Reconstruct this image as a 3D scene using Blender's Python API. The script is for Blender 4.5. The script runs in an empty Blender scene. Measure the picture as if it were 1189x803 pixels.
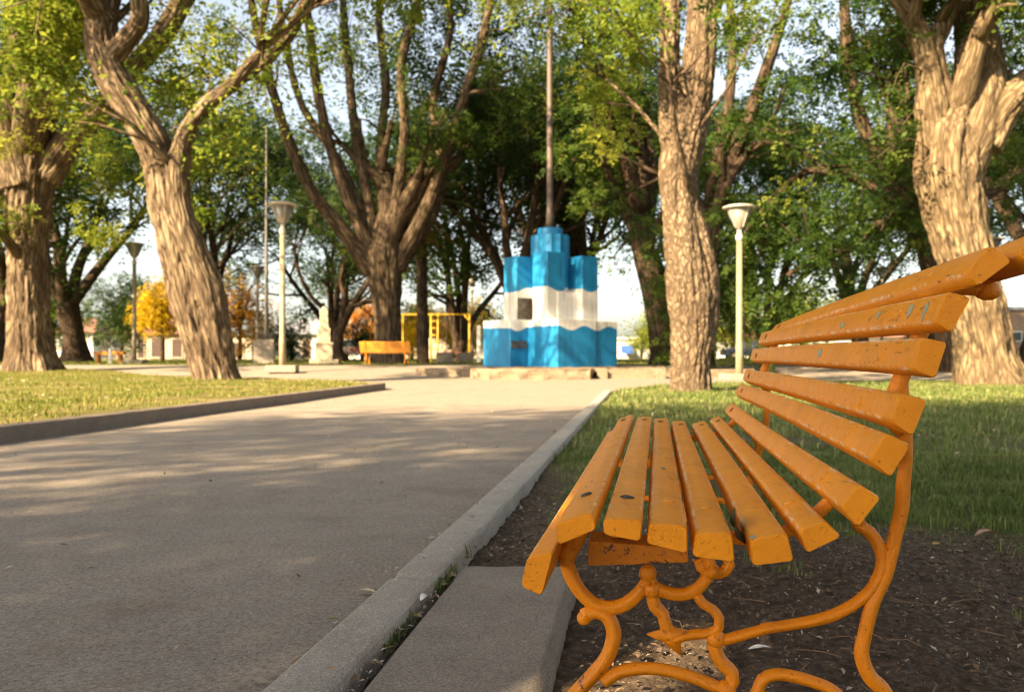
import bpy, bmesh, math, random
import numpy as np
from mathutils import Vector, Matrix, noise

# ------------------------------------------------------------------ camera, sky, sun, exposure
scene = bpy.context.scene
C = scene.collection
H = 0.63                      # eye height above the path
F = 1000.0                    # focal length in photo pixels (photo is 1189 wide)
CX, HY = 594.5, 412.0         # principal column, horizon row

cam_d = bpy.data.cameras.new('camera')
cam = bpy.data.objects.new('camera', cam_d)
C.objects.link(cam)
scene.camera = cam
cam.location = (0, 0, H)
cam.rotation_euler = (math.pi / 2, 0, 0)
cam_d.sensor_width = 36.0
cam_d.lens = 36.0 * F / 1189.0
cam_d.shift_y = (HY - 401.5) / 1189.0
cam_d.clip_start = 0.05
cam_d.clip_end = 3000
cam_d.dof.use_dof = True
cam_d.dof.focus_distance = 1.42
cam_d.dof.aperture_fstop = 6.6

SUN_ELEV = math.radians(32)
SUN_AZ = math.radians(225)    # compass: sun stands behind the camera, to the left
sx, sy = math.sin(SUN_AZ), math.cos(SUN_AZ)
SUN_DIR = Vector((sx * math.cos(SUN_ELEV), sy * math.cos(SUN_ELEV), math.sin(SUN_ELEV)))
world = bpy.data.worlds.new('World')
scene.world = world
world.use_nodes = True
wn, wl = world.node_tree.nodes, world.node_tree.links
wn.clear()
sky = wn.new('ShaderNodeTexSky')
sky.sky_type = 'NISHITA'
sky.sun_disc = False
sky.sun_elevation = SUN_ELEV
sky.sun_rotation = SUN_AZ
sky.air_density = 1.0
sky.dust_density = 2.5
hs = wn.new('ShaderNodeHueSaturation')
hs.inputs['Saturation'].default_value = 0.62
bg = wn.new('ShaderNodeBackground')
bg.inputs['Strength'].default_value = 0.074
wo = wn.new('ShaderNodeOutputWorld')
wl.new(sky.outputs[0], hs.inputs['Color'])
warm = wn.new('ShaderNodeMix'); warm.data_type = 'RGBA'; warm.blend_type = 'MULTIPLY'
warm.inputs[0].default_value = 1.0
warm.inputs[7].default_value = (1.0, 0.955, 0.88, 1)
wl.new(hs.outputs[0], warm.inputs[6])
wl.new(warm.outputs[2], bg.inputs[0])
wl.new(bg.outputs[0], wo.inputs[0])

sun_d = bpy.data.lights.new('sun', 'SUN')
sun_d.energy = 5.0
sun_d.angle = math.radians(0.55)
sun_d.color = (1.0, 0.77, 0.48)
sun = bpy.data.objects.new('sun', sun_d)
C.objects.link(sun)
sun.rotation_euler = SUN_DIR.to_track_quat('Z', 'Y').to_euler()

scene.view_settings.view_transform = 'Standard'
scene.view_settings.look = 'None'
scene.view_settings.exposure = 2.32
scene.view_settings.gamma = 1.0
scene.cycles.use_denoising = True
scene.cycles.filter_width = 1.05
scene.cycles.sample_clamp_indirect = 4.0
scene.cycles.max_bounces = 7
scene.cycles.diffuse_bounces = 4
scene.cycles.transmission_bounces = 4
scene.cycles.transparent_max_bounces = 8

# ------------------------------------------------------------------ helpers
def W(px, py, y):
    """photo pixel at depth y -> point of the place"""
    return Vector(((px - CX) / F * y, y, H + (HY - py) / F * y))

def sstep(a, b, x):
    t = min(1.0, max(0.0, (x - a) / (b - a)))
    return t * t * (3 - 2 * t)

def terrain(y):
    return 0.28 * sstep(21.5, 30.0, y)

def n3(x, y, z=0.0):
    return noise.noise((x, y, z))

def tag(o, label=None, cat=None, group=None, kind=None):
    if label: o['label'] = label
    if cat: o['category'] = cat
    if group: o['group'] = group
    if kind: o['kind'] = kind
    return o

def empty(name, loc=(0, 0, 0), rz=0.0):
    o = bpy.data.objects.new(name, None)
    C.objects.link(o)
    o.location = loc
    o.rotation_euler = (0, 0, rz)
    o.empty_display_size = 0.2
    return o

def thing(name, label, cat, loc=(0, 0, 0), rz=0.0, group=None):
    return tag(empty(name, loc, rz), label, cat, group)

def link_mesh(name, verts, faces, mat, parent=None, smooth=False, loc=None):
    """verts in world space; when a parent is given they are moved into the parent's space"""
    me = bpy.data.meshes.new(name)
    verts = np.asarray(verts, dtype=float)
    if parent is not None:
        bpy.context.view_layer.update()
        M = np.array(world_matrix(parent).inverted())
        verts = verts @ M[:3, :3].T + M[:3, 3]
    if isinstance(faces, np.ndarray) and faces.ndim == 2:
        n, k = faces.shape
        me.vertices.add(len(verts))
        me.vertices.foreach_set('co', verts.astype(np.float32).ravel())
        me.loops.add(n * k)
        me.loops.foreach_set('vertex_index', faces.astype(np.int32).ravel())
        me.polygons.add(n)
        me.polygons.foreach_set('loop_start', np.arange(n, dtype=np.int32) * k)
        me.update(calc_edges=True)
    else:
        me.from_pydata([tuple(v) for v in verts], [], [tuple(f) for f in faces])
    me.validate(clean_customdata=False)
    if smooth:
        me.polygons.foreach_set('use_smooth', np.ones(len(me.polygons), dtype=bool))
    if mat: me.materials.append(mat)
    o = bpy.data.objects.new(name, me)
    C.objects.link(o)
    if parent is not None: o.parent = parent
    return o

def world_matrix(o):
    m = Matrix.LocRotScale(o.location, o.rotation_euler, o.scale)
    return world_matrix(o.parent) @ m if o.parent else m

def set_attr(o, name, values, typ='FLOAT'):
    a = o.data.attributes.new(name, typ, 'POINT')
    a.data.foreach_set('vector' if typ == 'FLOAT_VECTOR' else 'value', np.asarray(values, dtype=np.float32).ravel())

class MB:
    """collects shapes into ONE mesh"""
    def __init__(s): s.v, s.f = [], []
    def add(s, v, f):
        b = len(s.v)
        s.v += [tuple(p) for p in v]
        s.f += [tuple(i + b for i in q) for q in f]
        return s
    def box(s, c, size, rz=0.0, bev=0.0, taper=1.0):
        cx, cy, cz = c; a, b, h = size[0] / 2, size[1] / 2, size[2] / 2
        ca, sa = math.cos(rz), math.sin(rz)
        if bev <= 0:
            pts = [(x * a * (taper if z > 0 else 1), y * b * (taper if z > 0 else 1), z * h) for z in (-1, 1) for x, y in ((-1, -1), (1, -1), (1, 1), (-1, 1))]
            fs = [(0, 3, 2, 1), (4, 5, 6, 7), (0, 1, 5, 4), (1, 2, 6, 5), (2, 3, 7, 6), (3, 0, 4, 7)]
        else:
            bm = bmesh.new()
            bmesh.ops.create_cube(bm, size=1)
            for v in bm.verts:
                k = taper if v.co.z > 0 else 1
                v.co = Vector((v.co.x * 2 * a * k, v.co.y * 2 * b * k, v.co.z * 2 * h))
            bmesh.ops.bevel(bm, geom=bm.edges[:] , offset=bev, segments=2, affect='EDGES', profile=0.6)
            bm.verts.index_update()
            pts = [tuple(v.co) for v in bm.verts]
            fs = [tuple(v.index for v in f.verts) for f in bm.faces]
            bm.free()
        return s.add([(cx + x * ca - y * sa, cy + x * sa + y * ca, cz + z) for x, y, z in pts], fs)
    def lathe(s, c, prof, n=20, cap=True):
        """prof: list of (r, z)"""
        v, f = [], []
        for r, z in prof:
            for k in range(n):
                a = 2 * math.pi * k / n
                v.append((c[0] + r * math.cos(a), c[1] + r * math.sin(a), c[2] + z))
        for i in range(len(prof) - 1):
            for k in range(n):
                k2 = (k + 1) % n
                f.append((i * n + k, i * n + k2, (i + 1) * n + k2, (i + 1) * n + k))
        if cap:
            f.append(tuple(range(n - 1, -1, -1)))
            f.append(tuple((len(prof) - 1) * n + k for k in range(n)))
        return s.add(v, f)
    def tube(s, pts, r, n=10, rb=None):
        v, f, _ = tube_arrays(pts, r if hasattr(r, '__len__') else [r] * len(pts), n, None)
        return s.add(v, f)
    def prism(s, poly, z0, z1):
        n = len(poly)
        v = [(x, y, z0) for x, y in poly] + [(x, y, z1) for x, y in poly]
        f = [tuple(range(n - 1, -1, -1)), tuple(range(n, 2 * n))]
        f += [(k, (k + 1) % n, n + (k + 1) % n, n + k) for k in range(n)]
        return s.add(v, f)
    def build(s, name, mat, parent=None, smooth=False, bevel=0.0):
        o = link_mesh(name, s.v, s.f, mat, parent, smooth)
        if bevel > 0:
            m = o.modifiers.new('bevel', 'BEVEL')
            m.width = bevel; m.segments = 2; m.limit_method = 'ANGLE'; m.angle_limit = 0.6
        return o

def catmull(pts, vals, step):
    P = [Vector(p) for p in pts]
    out, ro = [], []
    n = len(P)
    for i in range(n - 1):
        p0, p1, p2, p3 = P[max(i - 1, 0)], P[i], P[i + 1], P[min(i + 2, n - 1)]
        k = max(1, int((p2 - p1).length / step))
        for j in range(k):
            t = j / k
            q = 0.5 * ((2 * p1) + (p2 - p0) * t + (2 * p0 - 5 * p1 + 4 * p2 - p3) * t * t + (3 * p1 - p0 - 3 * p2 + p3) * t ** 3)
            out.append(q); tt = t * t * (3 - 2 * t); ro.append(vals[i] * (1 - tt) + vals[i + 1] * tt)
    out.append(P[-1]); ro.append(vals[-1])
    return out, ro

def tube_arrays(pts, radii, n=8, step=None, fn=None, cap=True):
    """swept round tube; fn(theta, s, i) -> radius factor.  returns verts, faces, bark coords"""
    if step: pts, radii = catmull(pts, radii, step)
    P = [Vector(p) for p in pts]
    m = len(P)
    T = [(P[min(i + 1, m - 1)] - P[max(i - 1, 0)]).normalized() for i in range(m)]
    ref = Vector((1, 0, 0)) if abs(T[0].x) < 0.8 else Vector((0, 1, 0))
    U = (ref - T[0] * ref.dot(T[0])).normalized()
    v, f, b = [], [], []
    s = 0.0
    for i in range(m):
        if i:
            s += (P[i] - P[i - 1]).length
            U = (U - T[i] * U.dot(T[i])).normalized()
        V = T[i].cross(U)
        for k in range(n):
            a = 2 * math.pi * k / n
            r = radii[i]
            if fn: r *= fn(a, s, P[i], r)
            ca, sa = math.cos(a), math.sin(a)
            q = P[i] + (U * ca + V * sa) * r
            v.append((q.x, q.y, q.z)); b.append((ca * radii[i], sa * radii[i], s))
    for i in range(m - 1):
        for k in range(n):
            k2 = (k + 1) % n
            f.append((i * n + k, i * n + k2, (i + 1) * n + k2, (i + 1) * n + k))
    if cap:
        f.append(tuple(range(n - 1, -1, -1)))
        f.append(tuple((m - 1) * n + k for k in range(n)))
    return v, f, b

# ------------------------------------------------------------------ materials
class Mat:
    def __init__(s, name):
        s.m = bpy.data.materials.new(name); s.m.use_nodes = True
        s.n, s.l = s.m.node_tree.nodes, s.m.node_tree.links
        s.b = s.n['Principled BSDF']
    def node(s, t, **kw):
        x = s.n.new(t)
        for k, v in kw.items():
            if k in x.inputs: x.inputs[k].default_value = v
            else: setattr(x, k, v)
        return x
    def link(s, a, b): s.l.new(a, b)
    def coords(s, kind='Object', scale=(1, 1, 1), attr=None):
        if attr:
            c = s.node('ShaderNodeAttribute', attribute_name=attr); out = c.outputs['Vector']
        else:
            c = s.node('ShaderNodeTexCoord'); out = c.outputs[kind]
        mp = s.node('ShaderNodeMapping'); mp.inputs['Scale'].default_value = scale
        s.link(out, mp.inputs['Vector'])
        return mp.outputs[0]
    def noise(s, vec, scale, detail=5, rough=0.55):
        x = s.node('ShaderNodeTexNoise', Scale=scale, Detail=detail, Roughness=rough)
        s.link(vec, x.inputs['Vector'])
        return x.outputs['Fac']
    def ramp(s, fac, stops):
        r = s.node('ShaderNodeValToRGB')
        e = r.color_ramp.elements
        while len(e) < len(stops): e.new(0.5)
        for i, (p, c) in enumerate(stops):
            e[i].position = p
            e[i].color = (c, c, c, 1) if not hasattr(c, '__len__') else (*c, 1)
        s.link(fac, r.inputs[0])
        return r.outputs[0]
    def mix(s, fac, a, b, mode='MIX'):
        x = s.node('ShaderNodeMix', data_type='RGBA', blend_type=mode)
        for sock, val in ((x.inputs[0], fac), (x.inputs[6], a), (x.inputs[7], b)):
            if hasattr(val, 'is_output') or isinstance(val, bpy.types.NodeSocket): s.link(val, sock)
            elif hasattr(val, '__len__'): sock.default_value = (*val, 1)
            else: sock.default_value = val
        return x.outputs[2]
    def math(s, op, a, b=0.0):
        x = s.node('ShaderNodeMath', operation=op)
        for sock, val in ((x.inputs[0], a), (x.inputs[1], b)):
            if isinstance(val, bpy.types.NodeSocket): s.link(val, sock)
            else: sock.default_value = val
        return x.outputs[0]
    def bump(s, h, strength=0.5, dist=0.01, prev=None):
        x = s.node('ShaderNodeBump', Strength=strength, Distance=dist)
        s.link(h, x.inputs['Height'])
        if prev is not None: s.link(prev, x.inputs['Normal'])
        s.link(x.outputs[0], s.b.inputs['Normal'])
        return x.outputs[0]
    def set(s, color=None, rough=None, metal=None, spec=None):
        for key, val in (('Base Color', color), ('Roughness', rough), ('Metallic', metal), ('Specular IOR Level', spec)):
            if val is None: continue
            if isinstance(val, bpy.types.NodeSocket): s.link(val, s.b.inputs[key])
            elif hasattr(val, '__len__'): s.b.inputs[key].default_value = (*val, 1)
            else: s.b.inputs[key].default_value = val
        return s.m

def simple(name, col, rough=0.6, var=0.15, scale=12, bump=0.15, metal=0.0, spec=0.4):
    m = Mat(name)
    v = m.coords('Object')
    n = m.noise(v, scale, 6)
    d = tuple(c * (1 - var) for c in col); u = tuple(min(1, c * (1 + var)) for c in col)
    c = m.ramp(n, [(0.3, d), (0.7, u)])
    m.bump(m.noise(v, scale * 5, 4), bump, 0.01)
    return m.set(c, rough, metal, spec)

def bark_mat(name, dark, mid, light, patch=0.5, scale=1.0, bumpd=0.05, st=1.5):
    m = Mat(name)
    v = m.coords(attr='bark', scale=(11 * scale, 11 * scale, st * scale))
    v2 = m.coords(attr='bark', scale=(1, 1, 1))
    w = m.node('ShaderNodeTexVoronoi', Scale=1.0); w.feature = 'DISTANCE_TO_EDGE'
    dn = m.node('ShaderNodeTexNoise', Scale=0.9, Detail=6)
    m.link(v, dn.inputs['Vector'])
    vv = m.node('ShaderNodeVectorMath', operation='MULTIPLY_ADD')
    m.link(dn.outputs['Color'], vv.inputs[0]); vv.inputs[1].default_value = (1.8, 1.8, 1.8); m.link(v, vv.inputs[2])
    m.link(vv.outputs[0], w.inputs['Vector'])
    plates = m.ramp(w.outputs['Distance'], [(0.03, 0.0), (0.22, 0.7), (0.55, 1.0)])
    fine = m.noise(v, 2.5, 8, 0.7)
    h = m.mix(0.45, plates, fine)
    big = m.noise(v2, 1.4 * scale, 4)
    col = m.mix(h, dark, mid)
    pt = m.ramp(big, [(0.5 - 0.12, 0.0), (0.5 + 0.14, patch)])
    pl = m.mix(m.math('MULTIPLY', plates, 1.0), (0, 0, 0), pt)
    col = m.mix(pl, col, light)
    m.bump(h, 0.9, bumpd)
    return m.set(col, 0.95, 0, 0.08)

def leaf_mat(name, a, b, c, trans=0.45):
    m = Mat(name)
    at = m.node('ShaderNodeAttribute', attribute_name='tint')
    col = m.ramp(at.outputs['Fac'], [(0.0, a), (0.5, b), (1.0, c)])
    m.set(col, 0.55, 0, 0.15)
    tr = m.node('ShaderNodeBsdfTranslucent')
    tc = m.mix(0.6, col, (1.0, 0.9, 0.25), 'MULTIPLY')
    br = m.node('ShaderNodeBrightContrast'); br.inputs['Bright'].default_value = 0.02
    m.link(col, tr.inputs['Color'])
    mx = m.node('ShaderNodeMixShader', Fac=trans)
    out = [n for n in m.n if n.type == 'OUTPUT_MATERIAL'][0]
    m.link(m.b.outputs[0], mx.inputs[1]); m.link(tr.outputs[0], mx.inputs[2])
    m.link(mx.outputs[0], out.inputs['Surface'])
    return m.m

BARK_TAN = bark_mat('bark tan', (0.03, 0.02, 0.013), (0.185, 0.13, 0.08), (0.34, 0.265, 0.165), 0.75)
BARK_PLATE = bark_mat('bark plates', (0.06, 0.042, 0.027), (0.185, 0.13, 0.08), (0.34, 0.255, 0.16), 0.7, 1.3, 0.05, 4.5)
BARK_SMOOTH = bark_mat('bark pale', (0.055, 0.036, 0.02), (0.205, 0.148, 0.085), (0.33, 0.25, 0.145), 0.8, 1.2, 0.03)
BARK_DARK = bark_mat('bark brown', (0.02, 0.014, 0.010), (0.105, 0.070, 0.045), (0.19, 0.135, 0.085), 0.5, 1.0, 0.04)
BARK_MID = bark_mat('bark mid brown', (0.024, 0.017, 0.011), (0.15, 0.105, 0.066), (0.27, 0.20, 0.125), 0.6, 1.0, 0.04)
LEAF_SUN = leaf_mat('leaf fresh sunlit', (0.05, 0.10, 0.012), (0.15, 0.21, 0.022), (0.33, 0.34, 0.045), 0.55)  # fresh green with the brightness of sunlit foliage put into the colour
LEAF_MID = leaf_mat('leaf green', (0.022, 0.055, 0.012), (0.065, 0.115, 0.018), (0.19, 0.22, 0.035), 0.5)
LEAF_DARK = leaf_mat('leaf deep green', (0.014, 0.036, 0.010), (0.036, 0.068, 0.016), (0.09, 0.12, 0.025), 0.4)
LEAF_YELLOW = leaf_mat('leaf autumn yellow', (0.42, 0.27, 0.01), (0.62, 0.42, 0.015), (0.72, 0.55, 0.04), 0.5)
LEAF_ORANGE = leaf_mat('leaf autumn orange', (0.42, 0.17, 0.03), (0.58, 0.30, 0.03), (0.62, 0.42, 0.05), 0.5)
LEAF_PALM = leaf_mat('palm frond', (0.05, 0.075, 0.02), (0.09, 0.12, 0.03), (0.14, 0.16, 0.04), 0.3)
LEAF_DRY = leaf_mat('dry frond', (0.30, 0.15, 0.04), (0.42, 0.24, 0.07), (0.5, 0.32, 0.1), 0.3)
GRASS_SHADE = leaf_mat('grass blade', (0.07, 0.105, 0.024), (0.14, 0.185, 0.045), (0.34, 0.31, 0.13), 0.35)
GRASS_SUN = leaf_mat('grass blade sunlit', (0.075, 0.115, 0.016), (0.165, 0.185, 0.03), (0.36, 0.30, 0.10), 0.4)  # sunlit counterpart of the shaded grass, yellow light tinted into the colour
LITTER = leaf_mat('litter', (0.09, 0.055, 0.03), (0.28, 0.19, 0.10), (0.62, 0.54, 0.42), 0.1)

def ground_mat():
    m = Mat('soil and turf')
    v = m.coords('Object')
    d = m.node('ShaderNodeAttribute', attribute_name='dirt').outputs['Fac']
    n1 = m.noise(v, 45, 10, 0.75); n2 = m.noise(v, 6, 5); nf = m.noise(v, 260, 3)
    soil = m.ramp(n1, [(0.3, (0.028, 0.020, 0.013)), (0.50, (0.092, 0.064, 0.042)), (0.70, (0.24, 0.175, 0.112))])
    turf = m.ramp(m.mix(0.5, n2, nf), [(0.35, (0.05, 0.055, 0.018)), (0.5, (0.085, 0.095, 0.026)), (0.65, (0.20, 0.17, 0.07))])
    m.bump(m.mix(0.4, n1, nf), 0.8, 0.012)
    return m.set(m.mix(d, turf, soil), 0.95, 0, 0.15)

def lawn_mat():
    m = Mat('lawn turf')
    v = m.coords('Object')
    n2 = m.noise(v, 1.2, 5); nf = m.noise(v, 60, 5)
    turf = m.ramp(m.mix(0.5, n2, nf), [(0.36, (0.075, 0.08, 0.02)), (0.5, (0.16, 0.135, 0.04)), (0.64, (0.30, 0.21, 0.10))])
    m.bump(nf, 0.8, 0.03)
    return m.set(turf, 0.95, 0, 0.1)

def path_mat():
    m = Mat('compacted path')
    v = m.coords('Object')
    big = m.noise(v, 0.55, 6, 0.6); mid = m.noise(v, 5, 8, 0.7); fine = m.noise(v, 220, 4, 0.7)
    st = m.coords('Object', (1.2, 0.25, 1))
    wear = m.noise(st, 2.2, 6, 0.65)
    c = m.ramp(m.mix(0.5, big, wear), [(0.34, (0.19, 0.158, 0.125)), (0.5, (0.245, 0.205, 0.165)), (0.66, (0.305, 0.258, 0.208))])
    c = m.mix(0.55, c, m.ramp(mid, [(0.3, (0.16, 0.125, 0.095)), (0.7, (0.34, 0.285, 0.22))]))
    c = m.mix(0.5, c, m.ramp(fine, [(0.32, (0.10, 0.08, 0.06)), (0.5, (0.26, 0.215, 0.165)), (0.7, (0.42, 0.36, 0.29))]))
    vo = m.node('ShaderNodeTexVoronoi', Scale=70.0); m.link(v, vo.inputs['Vector'])
    pits = m.ramp(vo.outputs['Distance'], [(0.08, 0.0), (0.22, 1.0)])
    c = m.mix(m.math('MULTIPLY', m.math('SUBTRACT', 1.0, pits), 0.5), c, (0.07, 0.05, 0.038))
    g2 = m.noise(v, 75, 6, 0.8)
    c = m.mix(1.0, c, m.ramp(g2, [(0.32, 0.42), (0.48, 1.0), (0.58, 1.1), (0.70, 1.7)]), 'MULTIPLY')
    stn = m.noise(v, 1.7, 7, 0.7)
    c = m.mix(m.ramp(stn, [(0.54, 0.0), (0.68, 0.45)]), c, (0.13, 0.09, 0.06))
    nb = m.bump(m.mix(0.5, m.mix(0.35, fine, mid), g2), 0.8, 0.008)
    return m.set(c, 0.92, 0, 0.2)

def concrete_mat(name, lo, hi, pit=120.0):
    m = Mat(name)
    v = m.coords('Object')
    mid = m.noise(v, 7, 8, 0.7); fine = m.noise(v, 180, 5, 0.75)
    c = m.mix(0.5, m.ramp(mid, [(0.32, lo), (0.68, hi)]), m.ramp(fine, [(0.33, tuple(x * 0.45 for x in lo)), (0.5, lo), (0.68, tuple(min(1, x * 1.25) for x in hi))]))
    vo = m.node('ShaderNodeTexVoronoi', Scale=pit); m.link(v, vo.inputs['Vector'])
    p = m.ramp(vo.outputs['Distance'], [(0.1, 0.0), (0.3, 1.0)])
    c = m.mix(m.math('MULTIPLY', m.math('SUBTRACT', 1.0, p), 0.4), c, tuple(x * 0.35 for x in lo))
    sp = m.noise(v, 480, 3, 0.8)
    c = m.mix(1.0, c, m.ramp(sp, [(0.34, 0.35), (0.47, 1.0), (0.58, 1.1), (0.68, 1.5)]), 'MULTIPLY')
    sc_ = m.noise(m.coords('Object', (60, 14, 60)), 1.0, 6, 0.8)
    c = m.mix(m.ramp(sc_, [(0.62, 0.0), (0.70, 0.7)]), c, tuple(x * 0.3 for x in lo))
    m.bump(m.mix(0.5, m.mix(0.4, fine, p), sp), 0.9, 0.008)
    return m.set(c, 0.9, 0, 0.2)

KERB = concrete_mat('kerb concrete', (0.33, 0.285, 0.23), (0.54, 0.48, 0.40))
KERB_OLD = concrete_mat('old kerb concrete', (0.16, 0.125, 0.095), (0.27, 0.215, 0.165))
SLAB = concrete_mat('slab concrete', (0.25, 0.205, 0.16), (0.40, 0.34, 0.27), 90)
STONE = concrete_mat('weathered stone', (0.17, 0.125, 0.08), (0.34, 0.265, 0.18), 14)
STONE_PALE = concrete_mat('pale stone', (0.42, 0.36, 0.25), (0.56, 0.48, 0.34), 40)
GROUND, LAWN, PATH = ground_mat(), lawn_mat(), path_mat()

def orange_paint(name, base, wear_lo, grain=(95, 3.0, 95), rough=0.36):
    m = Mat(name)
    v = m.coords('Object'); g = m.coords('Object', grain)
    oi = m.node('ShaderNodeObjectInfo')
    n1 = m.noise(g, 1.0, 8, 0.65); n2 = m.noise(v, 9, 6); n3_ = m.noise(v, 70, 6, 0.7)
    c = m.ramp(n2, [(0.3, tuple(x * 0.9 for x in base)), (0.7, tuple(min(1, x * 1.08) for x in base))])
    ed = m.node('ShaderNodeAttribute', attribute_name='edge').outputs['Fac']
    eb = m.noise(m.coords('Object', (14, 9, 14)), 3.0, 6, 0.75)
    edge = m.math('MULTIPLY', ed, m.ramp(eb, [(0.50, 0.0), (0.55, 1.0)]))
    c = m.mix(m.math('MULTIPLY', edge, 0.85), c, (0.85, 0.64, 0.40))  # worn paint dashes along slat edges, with the edge highlight painted in
    fl = m.ramp(m.mix(0.5, n3_, n2), [(wear_lo - 0.03, 1.0), (wear_lo, 0.0)])
    c = m.mix(fl, c, (0.09, 0.05, 0.03))
    crack = m.ramp(n1, [(0.30, 1.0), (0.34, 0.0)])
    c = m.mix(m.math('MULTIPLY', crack, 0.55), c, (0.22, 0.09, 0.02))
    wv = m.noise(m.coords('Object', (260, 150, 260)), 1.0, 4, 0.7)
    msk = m.ramp(m.noise(v, 6.5, 3), [(0.5, 0.0), (0.6, 1.0)])
    ck = m.ramp(m.noise(m.coords('Object', (170, 7, 170)), 1.0, 4, 0.65), [(0.33, 1.0), (0.37, 0.0)])
    c = m.mix(m.math('MULTIPLY', m.math('MULTIPLY', ck, m.ramp(m.noise(v, 4.2, 3), [(0.42, 0.0), (0.58, 1.0)])), 0.7), c, (0.13, 0.05, 0.010))
    spk = m.ramp(m.noise(m.coords('Object', (150, 60, 150)), 1.0, 3, 0.6), [(0.27, 1.0), (0.31, 0.0)])
    c = m.mix(m.math('MULTIPLY', m.math('MULTIPLY', spk, msk), 0.8), c, (0.10, 0.04, 0.012))
    hgt = m.math('SUBTRACT', m.mix(0.45, m.mix(0.5, n1, n3_), wv), m.math('MULTIPLY', m.math('ADD', spk, ck), 0.35))
    m.bump(hgt, 0.75, 0.0045)
    m.b.inputs['Coat Weight'].default_value = 0.10; m.b.inputs['Coat Roughness'].default_value = 0.22
    rr = m.ramp(n3_, [(0.3, rough - 0.08), (0.7, rough + 0.16)])
    m.set(c, rr, 0, 0.26)
    return m.m

ORANGE = (0.80, 0.275, 0.004)
PAINT_SLAT = orange_paint('orange bench paint', ORANGE, 0.30)
PAINT_IRON = orange_paint('orange paint on iron', (0.72, 0.225, 0.004), 0.38, (30, 30, 30), 0.42)
PAINT_WORN = orange_paint('chipped orange paint', (0.64, 0.21, 0.010), 0.46, (30, 30, 30), 0.5)
PAINT_FAR = simple('orange bench paint far', (0.60, 0.22, 0.006), 0.4)
YELLOW = simple('yellow play paint', (0.58, 0.34, 0.03), 0.4)
BOLT_DARK = simple('worn bolt steel', (0.05, 0.035, 0.025), 0.55, 0.4, 60)
PAINT_BOLT = simple('painted bolt', (0.68, 0.25, 0.012), 0.35, 0.1, 60)
CHIP = simple('old grey green paint', (0.30, 0.31, 0.22), 0.6)
LAMP_POST = simple('cream lamp post paint', (0.27, 0.215, 0.13), 0.5, 0.15, 6)
LAMP_METAL = simple('lamp fitting white', (0.46, 0.41, 0.34), 0.45)
STEEL = simple('weathered pole', (0.085, 0.06, 0.045), 0.55, 0.2, 5)
POLE_GREY = simple('grey pole paint', (0.13, 0.12, 0.11), 0.5)
WHITE = simple('white paint', (0.80, 0.78, 0.73), 0.6, 0.06, 4)
BRONZE = simple('bronze plaque', (0.10, 0.085, 0.07), 0.5, 0.7, 9, 0.6, 0.2)
def frosted():
    m = Mat('lamp diffuser')
    m.set((0.42, 0.38, 0.32), 0.3, 0, 0.5)
    m.b.inputs['Transmission Weight'].default_value = 0.55
    return m.m
FROST = frosted()
def glass_dark():
    m = Mat('window glass'); m.set((0.05, 0.06, 0.065), 0.08, 0, 0.6); return m.m
GLASS = glass_dark()

# ------------------------------------------------------------------ ground, path, kerbs
KS = 0.154
def kerb_r(y): return -0.437 + KS * (y - 1.483)          # path side of the right kerb
def kerb_l(y): return -3.60 + 0.140 * (y - 6.09)        # path side of the left kerb
KW = 0.124

def path_left(y):
    if y < 15.6: return kerb_l(y)
    pts = [(15.6, kerb_l(15.6)), (16.2, -2.5), (17.4, -3.5), (18.8, -4.9), (20.4, -7.0), (22.5, -9.5), (25.0, -11.5), (26.2, -13.0), (26.8, -45)]
    for (a, x0), (b, x1) in zip(pts, pts[1:]):
        if y <= b: return x0 + (x1 - x0) * (y - a) / (b - a)
    return -45.0
def path_right(y):
    if y < 14.0: return kerb_r(y) + 0.05
    pts = [(14.0, kerb_r(14) + 0.05), (15.5, 1.95), (17.5, 2.9), (19.0, 4.6), (20.2, 8.0), (21.0, 14), (21.8, 45)]
    for (a, x0), (b, x1) in zip(pts, pts[1:]):
        if y <= b: return x0 + (x1 - x0) * (y - a) / (b - a)
    return 45.0
PATH_END = 29.5

def dirt_amt(x, y):
    """bare soil 1 .. turf 0 on the right-hand lawn"""
    k = x - kerb_r(y) - KW
    e = n3(x * 1.3, y * 1.3, 3.1) * 0.55 + n3(x * 4, y * 4, 7.7) * 0.28
    a = 1 - sstep(2.65, 3.25, y + e + 0.35 * max(0, 1.2 - x) * 0)
    b = (1 - sstep(0.06, 0.36, k + e * 0.5)) * (1 - sstep(3.6, 6.5, y))
    c = sstep(0.33, 0.55, n3(x * 0.8 + 5, y * 0.8, 1.3)) * 0.7 * (1 - sstep(9, 14, y))
    return max(a, b, c)

def axis(segs):
    out = [segs[0][0]]
    for a, b, s in segs:
        n = max(1, int(round((b - a) / s)))
        out += [a + (b - a) * (i + 1) / n for i in range(n)]
    return np.array(out)

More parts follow.
